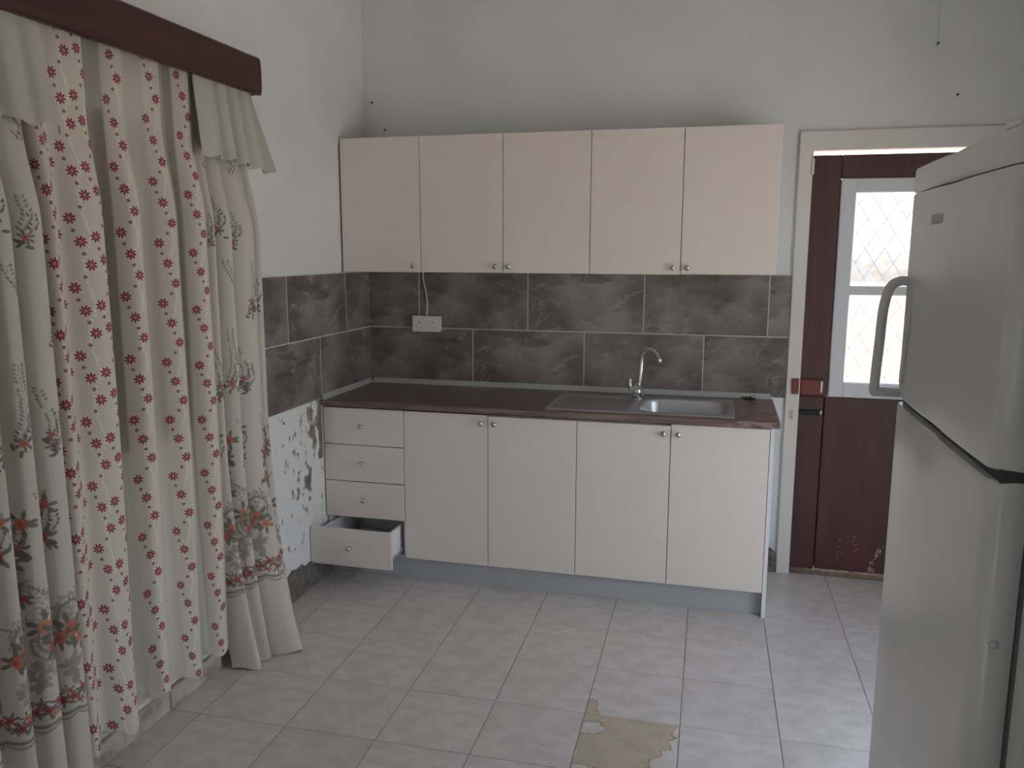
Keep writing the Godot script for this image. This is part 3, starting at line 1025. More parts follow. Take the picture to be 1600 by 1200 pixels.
# ---------------------------------------------------------------- worktop, trim, sink, tap
func build_worktop_and_sink() -> void:
	var y0 := 0.8625
	var y1 := 0.891
	var sx0 := 1.118
	var sx1 := 1.942
	var sz0 := 0.125
	var sz1 := 0.538
	var st := new_st()
	# four slabs round the sink cut-out, with a rolled front edge
	add_box(st, Vector3(0.0095, y0, 0.0095), Vector3(sx0, y1, 0.59))
	add_box(st, Vector3(sx1, y0, 0.0095), Vector3(2.139, y1, 0.59))
	add_box(st, Vector3(sx0, y0, 0.0095), Vector3(sx1, y1, sz0))
	add_box(st, Vector3(sx0, y0, sz1), Vector3(sx1, y1, 0.59))
	var prof := PackedVector2Array([Vector2(0.59, y0)])
	for i in 9:
		var a := -PI / 2 + PI * i / 8.0
		var cy := y1 - 0.008 if i >= 4 else y0 + 0.008
		prof.append(Vector2(0.592 + 0.008 * cos(a), cy + 0.008 * sin(a)))
	prof.append(Vector2(0.59, y1))
	add_prism(st, prof, 0.0095, 2.139, Transform3D(Basis(Vector3(0, 0, 1), Vector3(0, 1, 0), Vector3(1, 0, 0)), Vector3.ZERO))
	var wt := put("worktop", done(st), worktop_material())
	tag(wt, "long dark brown wood-grain worktop over the base cabinets", "worktop")
	# aluminium splash trim along both walls
	var tri_prof := PackedVector2Array([Vector2(0.0095, 0.8915), Vector2(0.027, 0.8915), Vector2(0.0255, 0.898), Vector2(0.018, 0.91), Vector2(0.0155, 0.9165), Vector2(0.0095, 0.9165)])
	var bt := put("splash_trim", prism(tri_prof, 0.03, 2.128, Transform3D(Basis(Vector3(0, 0, 1), Vector3(0, 1, 0), Vector3(1, 0, 0)), Vector3.ZERO)), M.aluminium_trim)
	tag(bt, "long grey splash trim strip along the back edge of worktop", "trim strip", "splash trim strips")
	var lt := put("splash_trim", prism(tri_prof, 0.0285, 0.597), M.aluminium_trim)
	tag(lt, "short grey splash trim strip along the left wall end of worktop", "trim strip", "splash trim strips")
	# sink: pressed sheet as a height field, bowl on the right, drainer on the left
	var o := thing("sink", "inset stainless steel sink with a drainer left of its bowl", "sink", Vector3(1.105, 0.8915, 0.112))
	var wx := 0.849
	var wz := 0.44
	var nx := 170
	var nz := 88
	var rim := new_st(true)
	var bowl := new_st(true)
	var hgt := func(x: float, z: float) -> float:
		var e := minf(minf(x, wx - x), minf(z, wz - z))
		var y := 0.005 * smoothstep(0.0, 0.008, e) - 0.0015 * smoothstep(0.012, 0.02, e)
		# drainer tray with ridges
		var dx := maxf(absf(x - 0.2) - 0.15, 0.0)
		var dz := maxf(absf(z - 0.225) - 0.155, 0.0)
		var inn := 1.0 - smoothstep(0.008, 0.026, Vector2(dx, dz).length())
		var ridge := 0.0022 * (0.5 + 0.5 * cos((z - 0.225) * TAU / 0.036)) * (1.0 - smoothstep(0.11, 0.15, absf(x - 0.2))) * (1.0 - smoothstep(0.1, 0.14, absf(z - 0.225)))
		y += inn * (-0.009 + ridge)
		# bowl
		var bx := maxf(absf(x - 0.62) - 0.115, 0.0)
		var bz := maxf(absf(z - 0.215) - 0.085, 0.0)
		var bd := Vector2(bx, bz).length()
		var wall := 1.0 - smoothstep(0.05, 0.088, bd)
		y -= 0.15 * wall + 0.006 * (1.0 - smoothstep(0.08, 0.1, bd))
		return y
	for i in nx:
		for j in nz:
			var P := []
			for c: Array in [[0, 0], [1, 0], [1, 1], [0, 1]]:
				var x: float = wx * (i + c[0]) / nx
				var z: float = wz * (j + c[1]) / nz
				P.append(Vector3(x, hgt.call(x, z), z))
			var mx: float = wx * (i + 0.5) / nx
			var mz: float = wz * (j + 0.5) / nz
			var bd2 := Vector2(maxf(absf(mx - 0.62) - 0.115, 0.0), maxf(absf(mz - 0.215) - 0.085, 0.0)).length()
			var s := bowl if bd2 < 0.1 else rim
			for t: int in [0, 1, 2, 0, 2, 3]:
				s.set_uv(Vector2(P[t].x, P[t].z))
				s.add_vertex(P[t])
	put("rim_and_drainer", done(rim), M.satin_steel, o)
	put("bowl", done(bowl), M.satin_steel, o)
	put("drain", lathe([Vector2(0.0, 0.0), Vector2(0.03, 0.0), Vector2(0.038, 0.004), Vector2(0.042, 0.0)], 24, Transform3D(Basis(), Vector3(0.62, -0.152, 0.215))), M.chrome, o)
	build_tap()

func worktop_material() -> StandardMaterial3D:
	# brown boards' print, with dried pale limescale to the right of the sink; picture covers 2.15 m x 0.6 m seen from above
	var w := 1024
	var h := 288
	var n := FastNoiseLite.new()
	n.seed = 12
	n.frequency = 1.0
	n.fractal_octaves = 4
	var s := FastNoiseLite.new()
	s.seed = 14
	s.frequency = 0.02
	s.fractal_octaves = 4
	var im := Image.create(w, h, false, Image.FORMAT_RGB8)
	for y in h:
		for x in w:
			var v := n.get_noise_2d(x * 0.006, y * 0.09) + 0.4 * n.get_noise_2d(x * 0.02, y * 0.35)
			var c := C(104, 84, 77).lerp(C(150, 126, 116), clampf(v * 0.9 + 0.45, 0, 1))
			var k := clampf((x - 905) / 90.0, 0, 1)
			if k > 0 and y > 30:
				var q := s.get_noise_2d(x * 1.0, y * 2.2) + k * 0.34 - 0.1
				if q > 0.1: c = c.lerp(C(176, 158, 146), clampf((q - 0.1) * 5.0, 0, 0.62))
			im.set_pixel(x, y, c)
	var m: StandardMaterial3D = M.worktop_wood
	m.albedo_texture = tex(im)
	m.uv1_triplanar = false
	m.uv1_world_triplanar = false
	m.uv1_scale = Vector3(1.0 / 2.15, 1.0 / 0.605, 1)
	return m

func build_tap() -> void:
	var o := thing("tap", "chrome mixer tap with a swan-neck spout behind the sink", "tap", Vector3(1.497, 0.8955, 0.196))
	put("base", lathe([Vector2(0.0, 0.0), Vector2(0.027, 0.0), Vector2(0.027, 0.006), Vector2(0.022, 0.01), Vector2(0.0215, 0.014), Vector2(0.0, 0.014)], 24), M.chrome, o)
	# leaning body
	var body := tube(smooth_path([Vector3(0.004, 0.012, 0), Vector3(0, 0.03, 0.004), Vector3(-0.004, 0.05, 0.004), Vector3(0.002, 0.068, 0), Vector3(0.008, 0.085, 0)], 4), [0.024, 0.026, 0.028, 0.029, 0.03, 0.03, 0.03, 0.029, 0.028, 0.026, 0.024, 0.021, 0.018, 0.0155, 0.0135, 0.012, 0.0115], 18)
	put("body", body, M.chrome, o)
	# spout: up, over to the right and a little forward
	var sp := smooth_path([Vector3(0.008, 0.08, 0), Vector3(0.012, 0.13, 0), Vector3(0.016, 0.19, 0.0), Vector3(0.026, 0.228, 0.006), Vector3(0.052, 0.247, 0.02), Vector3(0.082, 0.236, 0.036), Vector3(0.1, 0.208, 0.046), Vector3(0.104, 0.196, 0.048)], 5)
	var spout := put("spout", tube(sp, [0.0128], 14), M.chrome, o)
	put("aerator", tube(PackedVector3Array([Vector3(0.1, 0.208, 0.046), Vector3(0.107, 0.188, 0.05)]), [0.0128, 0.0125], 16), M.chrome, spout)
	# lever on the left, paddle pointing up
	var lv := put("lever_hub", tube(PackedVector3Array([Vector3(-0.004, 0.046, 0.004), Vector3(-0.042, 0.04, 0.012)]), [0.022, 0.02], 18), M.chrome, o)
	put("lever", tube(smooth_path([Vector3(-0.034, 0.048, 0.01), Vector3(-0.037, 0.068, 0.012), Vector3(-0.036, 0.092, 0.014), Vector3(-0.035, 0.102, 0.014)], 4), [0.0115, 0.0115, 0.0115, 0.012, 0.0118, 0.011, 0.0105, 0.01, 0.0095], 12), M.chrome, lv)

# ---------------------------------------------------------------- fridge
func rounded_slab(x0: float, x1: float, y0: float, y1: float, z0: float, z1: float, r: float) -> ArrayMesh:
	# front at x0 with rounded vertical edges, thickness along x; rounded a little at top and bottom
	var out := PackedVector2Array()
	var seg := 7
	out.append(Vector2(x1, z0))
	for i in seg + 1:
		var a := PI * 0.5 * i / seg
		out.append(Vector2(x0 + r - r * sin(a), z0 + r - r * cos(a)))
	# slightly bowed face
	for i in range(1, 8):
		var t := i / 8.0
		out.append(Vector2(x0 - 0.006 * sin(PI * t), lerpf(z0 + r, z1 - r, t)))
	for i in seg + 1:
		var a := PI * 0.5 * i / seg
		out.append(Vector2(x0 + r - r * cos(a), z1 - r + r * sin(a)))
	out.append(Vector2(x1, z1))
	var st := new_st(true)
	var mid := Vector2((x0 + x1) / 2, (z0 + z1) / 2)
	var rings := []
	var e := 0.008
	for lv: Array in [[y0, e], [y0 + e * 0.3, e * 0.3], [y0 + e, 0.0], [y1 - e, 0.0], [y1 - e * 0.3, e * 0.3], [y1, e]]:
		var ring := PackedVector3Array()
		for p in out:
			var q := p
			if p.x < x1 - 0.001: q = p + (mid - p).normalized() * lv[1]
			ring.append(Vector3(q.x, lv[0], q.y))
		rings.append(ring)
	var c := Vector3(mid.x, (y0 + y1) / 2, mid.y)
	for k in rings.size() - 1:
		for i in out.size():
			var j := (i + 1) % out.size()
			oquad(st, rings[k][i], rings[k][j], rings[k + 1][j], rings[k + 1][i], c)
	st.set_smooth_group(-1)
	for k: int in [0, rings.size() - 1]:
		var mm := Vector3(mid.x, rings[k][0].y, mid.y)
		for i in out.size():
			otri(st, mm, rings[k][i], rings[k][(i + 1) % out.size()], c)
	return done(st)

func build_fridge() -> void:
	var z0 := -0.326
	var z1 := 0.334
	var o := thing("fridge", "tall white fridge-freezer with two doors standing on the right", "fridge", Vector3(2.245, 0, 2.592))
	put("cabinet", box(Vector3(0.06, 0.03, z0), Vector3(0.66, 1.755, z1), 0.012), M.fridge_white, o)
	put("top_cover", box(Vector3(0.058, 1.755, z0 + 0.004), Vector3(0.655, 1.774, z1 - 0.004), 0.006), M.fridge_white, o)
	put("door_seal", box(Vector3(0.047, 0.09, z0 + 0.012), Vector3(0.06, 1.75, z1 - 0.012)), M.fridge_seal, o)
	var fz := put("freezer_door", rounded_slab(0.0, 0.048, 1.306, 1.7255, z0, z1, 0.026), M.fridge_white, o)
	put("top_cap", rounded_slab(0.0, 0.058, 1.7275, 1.7765, z0, z1, 0.026), M.fridge_white, o)
	put("door_gap_strip", box(Vector3(0.012, 1.284, z0 + 0.012), Vector3(0.047, 1.31, z1 - 0.006), 0.002), M.fridge_gap, o)
	var fd := put("fridge_door", rounded_slab(0.0, 0.048, 0.085, 1.29, z0, z1, 0.026), M.fridge_white, o)
	put("kick_grille", box(Vector3(0.03, 0.012, z0 + 0.02), Vector3(0.06, 0.08, z1 - 0.02), 0.003), M.fridge_seal, o)
	for s: Array in [[0.1, z0 + 0.06], [0.1, z1 - 0.06], [0.58, z0 + 0.06], [0.58, z1 - 0.06]]:
		put("foot", lathe([Vector2(0, 0), Vector2(0.018, 0), Vector2(0.02, 0.008), Vector2(0.012, 0.012), Vector2(0.012, 0.032), Vector2(0, 0.032)], 14, Transform3D(Basis(), Vector3(s[0], 0, s[1]))), M.fridge_seal, o)
	# bow handle on the freezer door's far edge
	var hz := z0 + 0.035
	var path := smooth_path([Vector3(0.008, 1.546, hz), Vector3(-0.014, 1.549, hz), Vector3(-0.034, 1.535, hz), Vector3(-0.044, 1.49, hz), Vector3(-0.047, 1.42, hz), Vector3(-0.05, 1.35, hz), Vector3(-0.051, 1.312, hz)], 6)
	var hd := put("handle", tube(path, [0.0125], 14, 0.8), M.handle_white, fz)
	put("handle_foot", box(Vector3(-0.058, 1.304, hz - 0.012), Vector3(0.004, 1.324, hz + 0.012), 0.004), M.handle_white, hd)
	# back plate of the handle, a slim rib on the door
	put("handle_rib", tube(smooth_path([Vector3(0.0, 1.535, hz + 0.05), Vector3(-0.004, 1.49, hz + 0.055), Vector3(-0.006, 1.42, hz + 0.05), Vector3(-0.004, 1.34, hz + 0.03)], 5), [0.006], 8), M.handle_white, fz)
	put("badge", box(Vector3(-0.0065, 1.659, -0.11), Vector3(-0.002, 1.677, -0.03), 0.001), M.badge_grey, fz)
	put("hinge_plug", lathe([Vector2(0, 0), Vector2(0.007, 0), Vector2(0.006, 0.003), Vector2(0, 0.004)], 14, Transform3D(Basis(Vector3(1, 0, 0), PI / 2), Vector3(0.024, 1.05, z1))), M.handle_white, fd)
	put("hinge_cover", box(Vector3(0.0, 1.7765, z1 - 0.09), Vector3(0.09, 1.789, z1 - 0.02), 0.005), M.fridge_white, o)

# ---------------------------------------------------------------- curtains
func sample_section(ctrl: Array, per: int) -> PackedVector2Array:
	var out := PackedVector2Array()
	for i in ctrl.size() - 1:
		var p0: Vector2 = ctrl[maxi(i - 1, 0)]
		var p1: Vector2 = ctrl[i]
		var p2: Vector2 = ctrl[i + 1]
		var p3: Vector2 = ctrl[mini(i + 2, ctrl.size() - 1)]
		for k in per:
			out.append(p1.cubic_interpolate(p2, p0, p3, float(k) / per))
	out.append(ctrl[-1])
	return out

func arc_lengths(sec: PackedVector2Array) -> PackedFloat32Array:
	var a := PackedFloat32Array([0.0])
	for i in range(1, sec.size()): a.append(a[i - 1] + sec[i].distance_to(sec[i - 1]))
	return a

# hang a section (z, x) from y1 down to y0; bend(p, t, f) gives the point for depth t and place f along the cloth
func cloth(sec: PackedVector2Array, rows: int, y1: float, y0: float, bend: Callable, ulen: float, vlen: float) -> ArrayMesh:
	var arc := arc_lengths(sec)
	var st := new_st(true)
	var n := sec.size()
	var pts := []
	for r in rows + 1:
		var t := float(r) / rows
		var line := PackedVector3Array()
		for i in n:
			line.append(bend.call(Vector3(sec[i].y, lerpf(y1, y0, t), sec[i].x), t, float(i) / (n - 1)))
		pts.append(line)
	for r in rows:
		for i in n - 1:
			for c: Array in [[0, 0], [1, 1], [0, 1], [0, 0], [1, 0], [1, 1]]:
				var rr: int = r + c[0]
				var ii: int = i + c[1]
				st.set_uv(Vector2(arc[ii] / ulen, (y1 - lerpf(y1, y0, float(rr) / rows)) / vlen))
				st.add_vertex(pts[rr][ii])
	st.index()
	return done(st)

const SHEER := [[2.322, 0.05], [2.317, 0.10], [2.30, 0.125], [2.26, 0.10], [2.235, 0.085], [2.20, 0.115], [2.15, 0.135], [2.112, 0.12], [2.085, 0.06], [2.045, 0.045], [2.02, 0.08], [1.99, 0.12], [1.955, 0.125], [1.93, 0.09], [1.90, 0.065], [1.87, 0.07], [1.84, 0.10], [1.80, 0.13], [1.765, 0.115], [1.75, 0.06], [1.735, 0.05], [1.71, 0.08], [1.67, 0.125], [1.625, 0.13], [1.612, 0.10], [1.606, 0.07], [1.604, 0.045]]

func to_section(a: Array) -> Array:
	var out := []
	for p: Array in a: out.append(Vector2(p[0], p[1]))
	return out

func build_curtains() -> void:
	# pelmet
	var p := thing("pelmet", "dark red-brown wooden pelmet box above the curtains", "pelmet", Vector3(0, 2.188, 0))
	var prof := PackedVector2Array([Vector2(0.131, 0.0), Vector2(0.146, 0.0), Vector2(0.15, 0.006), Vector2(0.1525, 0.03), Vector2(0.153, 0.066), Vector2(0.1525, 0.1), Vector2(0.15, 0.128), Vector2(0.145, 0.135), Vector2(0.131, 0.135)])
	put("front_board", prism(prof, 1.262, 3.05), M.pelmet_wood, p)
	put("end_board", box(Vector3(0.0005, 0.0, 1.264), Vector3(0.131, 0.133, 1.282), 0.002), M.pelmet_wood, p)
	put("end_board", box(Vector3(0.0005, 0.0, 3.03), Vector3(0.131, 0.133, 3.048), 0.002), M.pelmet_wood, p)
	put("top_board", box(Vector3(0.0005, 0.118, 1.282), Vector3(0.131, 0.133, 3.03), 0.002), M.pelmet_wood, p)
	put("curtain_rail", box(Vector3(0.06, 0.1, 1.283), Vector3(0.085, 0.118, 3.029), 0.002), M.plastic_white, p)
	# sheer with red flowers
	var sec := sample_section(to_section(SHEER), 6)
	var arc := arc_lengths(sec)
	var total: float = arc[arc.size() - 1]
	var sm := mat("sheer_cloth", Color.WHITE, 0.9)
	sm.albedo_texture = tex(sheer_image(arc, total))
	sm.transparency = BaseMaterial3D.TRANSPARENCY_ALPHA
	sm.backlight_enabled = true
	sm.backlight = Color(0.5, 0.49, 0.47)
	var hem := func(z: float) -> float: return 0.012 * sin(z * 23.0) + 0.012 * sin(z * 51.0 + 1.0)
	var bend := func(q: Vector3, t: float, f: float) -> Vector3:
		var s := 0.42 + 0.58 * smoothstep(0.13, 0.27, t)
		var x := lerpf(0.068, q.x, s) + 0.006 * sin(q.z * 40.0 + t * 9.0) * t
		var y: float = q.y + t * t * t * hem.call(q.z)
		return Vector3(x, y, q.z + 0.012 * (t - 0.45) * sin(f * 31.0))
	var sh := put("sheer_curtain", cloth(sec, 48, 2.285, 0.122, bend, total, 180.0 * total / 1024.0), sm)
	tag(sh, "thin white sheer curtain with rows of small red flowers", "curtain")
	# right drape, falling to the floor with a flared hem
	var dr := [[1.60, 0.045], [1.585, 0.085], [1.565, 0.115], [1.545, 0.105], [1.538, 0.065], [1.522, 0.06], [1.505, 0.10], [1.475, 0.122], [1.452, 0.11], [1.448, 0.066], [1.436, 0.062], [1.415, 0.10], [1.375, 0.13], [1.325, 0.124], [1.302, 0.10], [1.296, 0.066], [1.288, 0.07], [1.272, 0.105], [1.252, 0.11], [1.238, 0.08], [1.235, 0.05]]
	var bend_r := func(q: Vector3, t: float, f: float) -> Vector3:
		var s := 0.45 + 0.55 * smoothstep(0.15, 0.27, t)
		var x := lerpf(0.064, q.x, s)
		# the hem swings out into the room and gathers into two broad folds
		var k := pow(clampf((t - 0.55) / 0.45, 0, 1), 2.0)
		var wave := 0.075 + 0.075 * smoothstep(0.25, 0.75, f) + 0.028 * sin(f * TAU * 2.0 - 1.2)
		x += k * wave
		var z: float = lerpf(q.z, lerpf(1.56, 1.30, f), k * 0.8) + 0.01 * t * sin(f * 17.0)
		z = lerpf(1.6 - (1.6 - z) * 0.83, z, smoothstep(0.06, 0.28, t))
		var y := q.y
		if t > 0.97: y += 0.006 * sin(f * 43.0)
		return Vector3(x, maxf(y, 0.004), z)
	var rs := sample_section(to_section(dr), 6)
	var d1 := put("drape", cloth(rs, 56, 2.285, 0.008, bend_r, 0.62, 2.28), M.drape_cloth)
	tag(d1, "gathered floral drape touching the floor at the far end of the pelmet", "curtain", "floral drapes")
	# left drape, cut by the frame
	var dl := [[2.98, 0.06], [2.95, 0.10], [2.91, 0.13], [2.87, 0.10], [2.85, 0.06], [2.82, 0.10], [2.78, 0.135], [2.745, 0.10], [2.72, 0.06], [2.69, 0.11], [2.65, 0.135], [2.62, 0.10], [2.605, 0.065], [2.585, 0.10], [2.55, 0.135], [2.52, 0.105], [2.51, 0.07], [2.50, 0.085], [2.482, 0.13], [2.455, 0.135], [2.444, 0.09], [2.434, 0.08], [2.42, 0.115], [2.39, 0.145], [2.355, 0.138], [2.338, 0.10], [2.34, 0.05]]
	var bend_l := func(q: Vector3, t: float, f: float) -> Vector3:
		var s := 0.45 + 0.55 * smoothstep(0.15, 0.27, t)
		var x := lerpf(0.064, q.x, s) + 0.02 * t * t
		return Vector3(x, q.y, q.z + 0.008 * t * sin(f * 23.0))
	var d2 := put("drape", cloth(sample_section(to_section(dl), 6), 56, 2.285, 0.008, bend_l, 0.62, 2.28), M.drape_cloth)
	tag(d2, "gathered floral drape cut off by the left edge of the photo", "curtain", "floral drapes")
	# valances: short plain flounces over the drapes
	var vr := [[1.635, 0.112], [1.615, 0.12], [1.58, 0.126], [1.545, 0.118], [1.515, 0.108], [1.50, 0.12], [1.475, 0.127], [1.45, 0.115], [1.435, 0.108], [1.42, 0.122], [1.395, 0.127], [1.375, 0.112], [1.365, 0.11], [1.35, 0.124], [1.325, 0.126], [1.31, 0.112], [1.30, 0.112], [1.29, 0.12]]
	var bend_v := func(q: Vector3, t: float, f: float) -> Vector3:
		var k := maxf(0.0, (t - 0.28) / 0.72)
		var x: float = minf(q.x, 0.1275) + k * (0.03 + 0.35 * (q.x - 0.115) * 2.0)
		var z: float = q.z - k * 0.05 * smoothstep(0.55, 1.0, f) + k * 0.012 * (0.5 - f)
		var drop := 0.028 * smoothstep(0.2, 1.0, f) + 0.006 * sin(f * 30.0)
		x += 0.03 * k * smoothstep(0.85, 1.0, f)
		return Vector3(x, q.y - t * drop, z)
	var v1 := put("valance", cloth(sample_section(to_section(vr), 6), 16, 2.285, 1.93, bend_v, 1.0, 1.0), M.valance_cloth)
	tag(v1, "plain off-white pleated valance over the far drape", "valance", "plain valances")
	var vl := [[2.98, 0.10], [2.94, 0.127], [2.88, 0.11], [2.83, 0.127], [2.76, 0.11], [2.70, 0.127], [2.64, 0.11], [2.59, 0.127], [2.545, 0.122], [2.505, 0.128], [2.478, 0.128], [2.468, 0.112], [2.455, 0.108], [2.42, 0.126], [2.385, 0.124], [2.36, 0.116], [2.335, 0.126], [2.308, 0.126], [2.292, 0.112]]
	var bend_w := func(q: Vector3, t: float, f: float) -> Vector3:
		var x: float = minf(q.x, 0.1275) + maxf(0.0, (t - 0.28) / 0.72) * (0.03 + 0.35 * (q.x - 0.115) * 2.0)
		return Vector3(x, q.y - t * (0.008 * sin(f * 26.0) + 0.012 * smoothstep(0.9, 1.0, f)), q.z - t * 0.02 * smoothstep(0.85, 1.0, f))
	var v2 := put("valance", cloth(sample_section(to_section(vl), 6), 16, 2.285, 1.928, bend_w, 1.0, 1.0), M.valance_cloth)
	tag(v2, "plain off-white pleated valance over the drape at the left edge", "valance", "plain valances")

func sheer_image(arc: PackedFloat32Array, total: float) -> Image:
	var w := 1024
	var h := 180
	var sc := w / total
	var im := Image.create(w, h, false, Image.FORMAT_RGBA8)
	# how dense the weave is from place to place along the cloth (index of the section point)
	var dens := [[0.0, 0.9], [6.75, 0.93], [7.0, 0.38], [9.9, 0.38], [10.05, 0.8], [10.4, 0.9], [11.6, 0.9], [12.2, 0.72], [15.6, 0.74], [15.95, 0.86], [17.1, 0.88], [17.4, 0.4], [21.1, 0.4], [21.3, 0.84], [22.6, 0.9], [22.9, 0.5], [26.0, 0.5]]
	var i := 0
	var n := FastNoiseLite.new()
	n.seed = 6
	n.frequency = 0.02
	for x in w:
		var s := x / sc
		while i < arc.size() - 2 and arc[i + 1] < s: i += 1
		var idx := (i + (s - arc[i]) / maxf(arc[i + 1] - arc[i], 1e-5)) / 6.0
		var a := 0.8
		for k in dens.size() - 1:
			if idx >= dens[k][0] and idx <= dens[k + 1][0]:
				a = lerpf(dens[k][1], dens[k + 1][1], (idx - dens[k][0]) / maxf(dens[k + 1][0] - dens[k][0], 1e-5))
		for y in h:
			im.set_pixel(x, y, Color(0.885, 0.848, 0.795, a))
	# strips of three staggered columns of flowers, with woven pale leaves beside them
	var red := C(148, 58, 70)
	var r := RandomNumberGenerator.new()
	r.seed = 3
	for strip: float in [1.6, 2.9, 5.0, 6.25, 10.75, 16.35, 22.0]:
		var at := int(strip * 6.0)
		var sx: float = lerpf(arc[at], arc[at + 1], strip * 6.0 - at) * sc
		for c in 3:
			var cx := sx + (c - 1) * 21.0
			var cy := fmod(h * (c / 3.0) + strip * 37.0, float(h))
			for q in 5:
				dab(im, sx + 14.0 + 9.0 * sin((cy + q * 12.0) * TAU / h) + r.randf_range(-3, 3), cy + q * 12.0, 7.5, 3.0, 0.9 + r.randf_range(-0.5, 0.5), Color(0.97, 0.955, 0.9, 0.8), true)
		for c in 3:
			var cx := sx + (c - 1) * 21.0
			var cy := fmod(h * (c / 3.0) + strip * 37.0, float(h))
			dab(im, cx + (6 if c < 2 else -16), cy + 31, 5.2, 5.2, 0, C(158, 92, 88, 235), true)
			dab(im, cx + (6 if c < 2 else -16), cy + 31, 2.0, 2.0, 0, C(186, 140, 132, 200), true)
			var turn := r.randf() * PI
			for q in 8:
				var an := turn + TAU * q / 8.0
				dab(im, cx + cos(an) * 9.4, cy + sin(an) * 9.4, 6.6, 3.0, an, Color(red.r, red.g, red.b, 1.0), true)
			dab(im, cx, cy, 3.2, 3.2, 0, C(206, 130, 140), true)
	return im

func spray(im: Image, r: RandomNumberGenerator, x: float, y: float, len: float, lean: float, col: Color) -> void:
	# a stem with leaves on both sides, climbing from (x, y)
	var n := int(len / 8)
	for k in n:
		var t := float(k) / n
		var px := x + lean * t * len + 8 * sin(t * 5.0)
		var py := y - t * len
		dab(im, px, py, 1.0, 4.5, 0.2 * lean, Color(col.r, col.g, col.b, 0.55))
		for s: int in [-1, 1]:
			if r.randf() < 0.12: continue
			dab(im, px + s * (6 + 3 * r.randf()), py - 3, 6.6 * (1.0 - 0.4 * t), 2.9, -s * 0.9, Color(col.r, col.g, col.b, r.randf_range(0.6, 0.95)))

func rose(im: Image, r: RandomNumberGenerator, x: float, y: float, s: float, col: Color) -> void:
	for k in 6:
		var an := TAU * k / 6.0 + r.randf()
		dab(im, x + cos(an) * s * 1.5, y + sin(an) * s * 1.4, s * 0.8, s * 0.34, an, C(112, 114, 104, 230))
	for k in 5:
		var an := TAU * k / 5.0 + r.randf()
		dab(im, x + cos(an) * s * 0.5, y + sin(an) * s * 0.5, s * 0.62, s * 0.5, an, Color(col.r, col.g, col.b, 0.85))
	dab(im, x, y, s * 0.5, s * 0.45, 0, Color(col.r * 0.86, col.g * 0.78, col.b * 0.78, 0.9))
	dab(im, x + s * 0.15, y - s * 0.15, s * 0.2, s * 0.16, 0, Color(minf(col.r * 1.15, 1), col.g * 1.2, col.b * 1.15, 0.8))

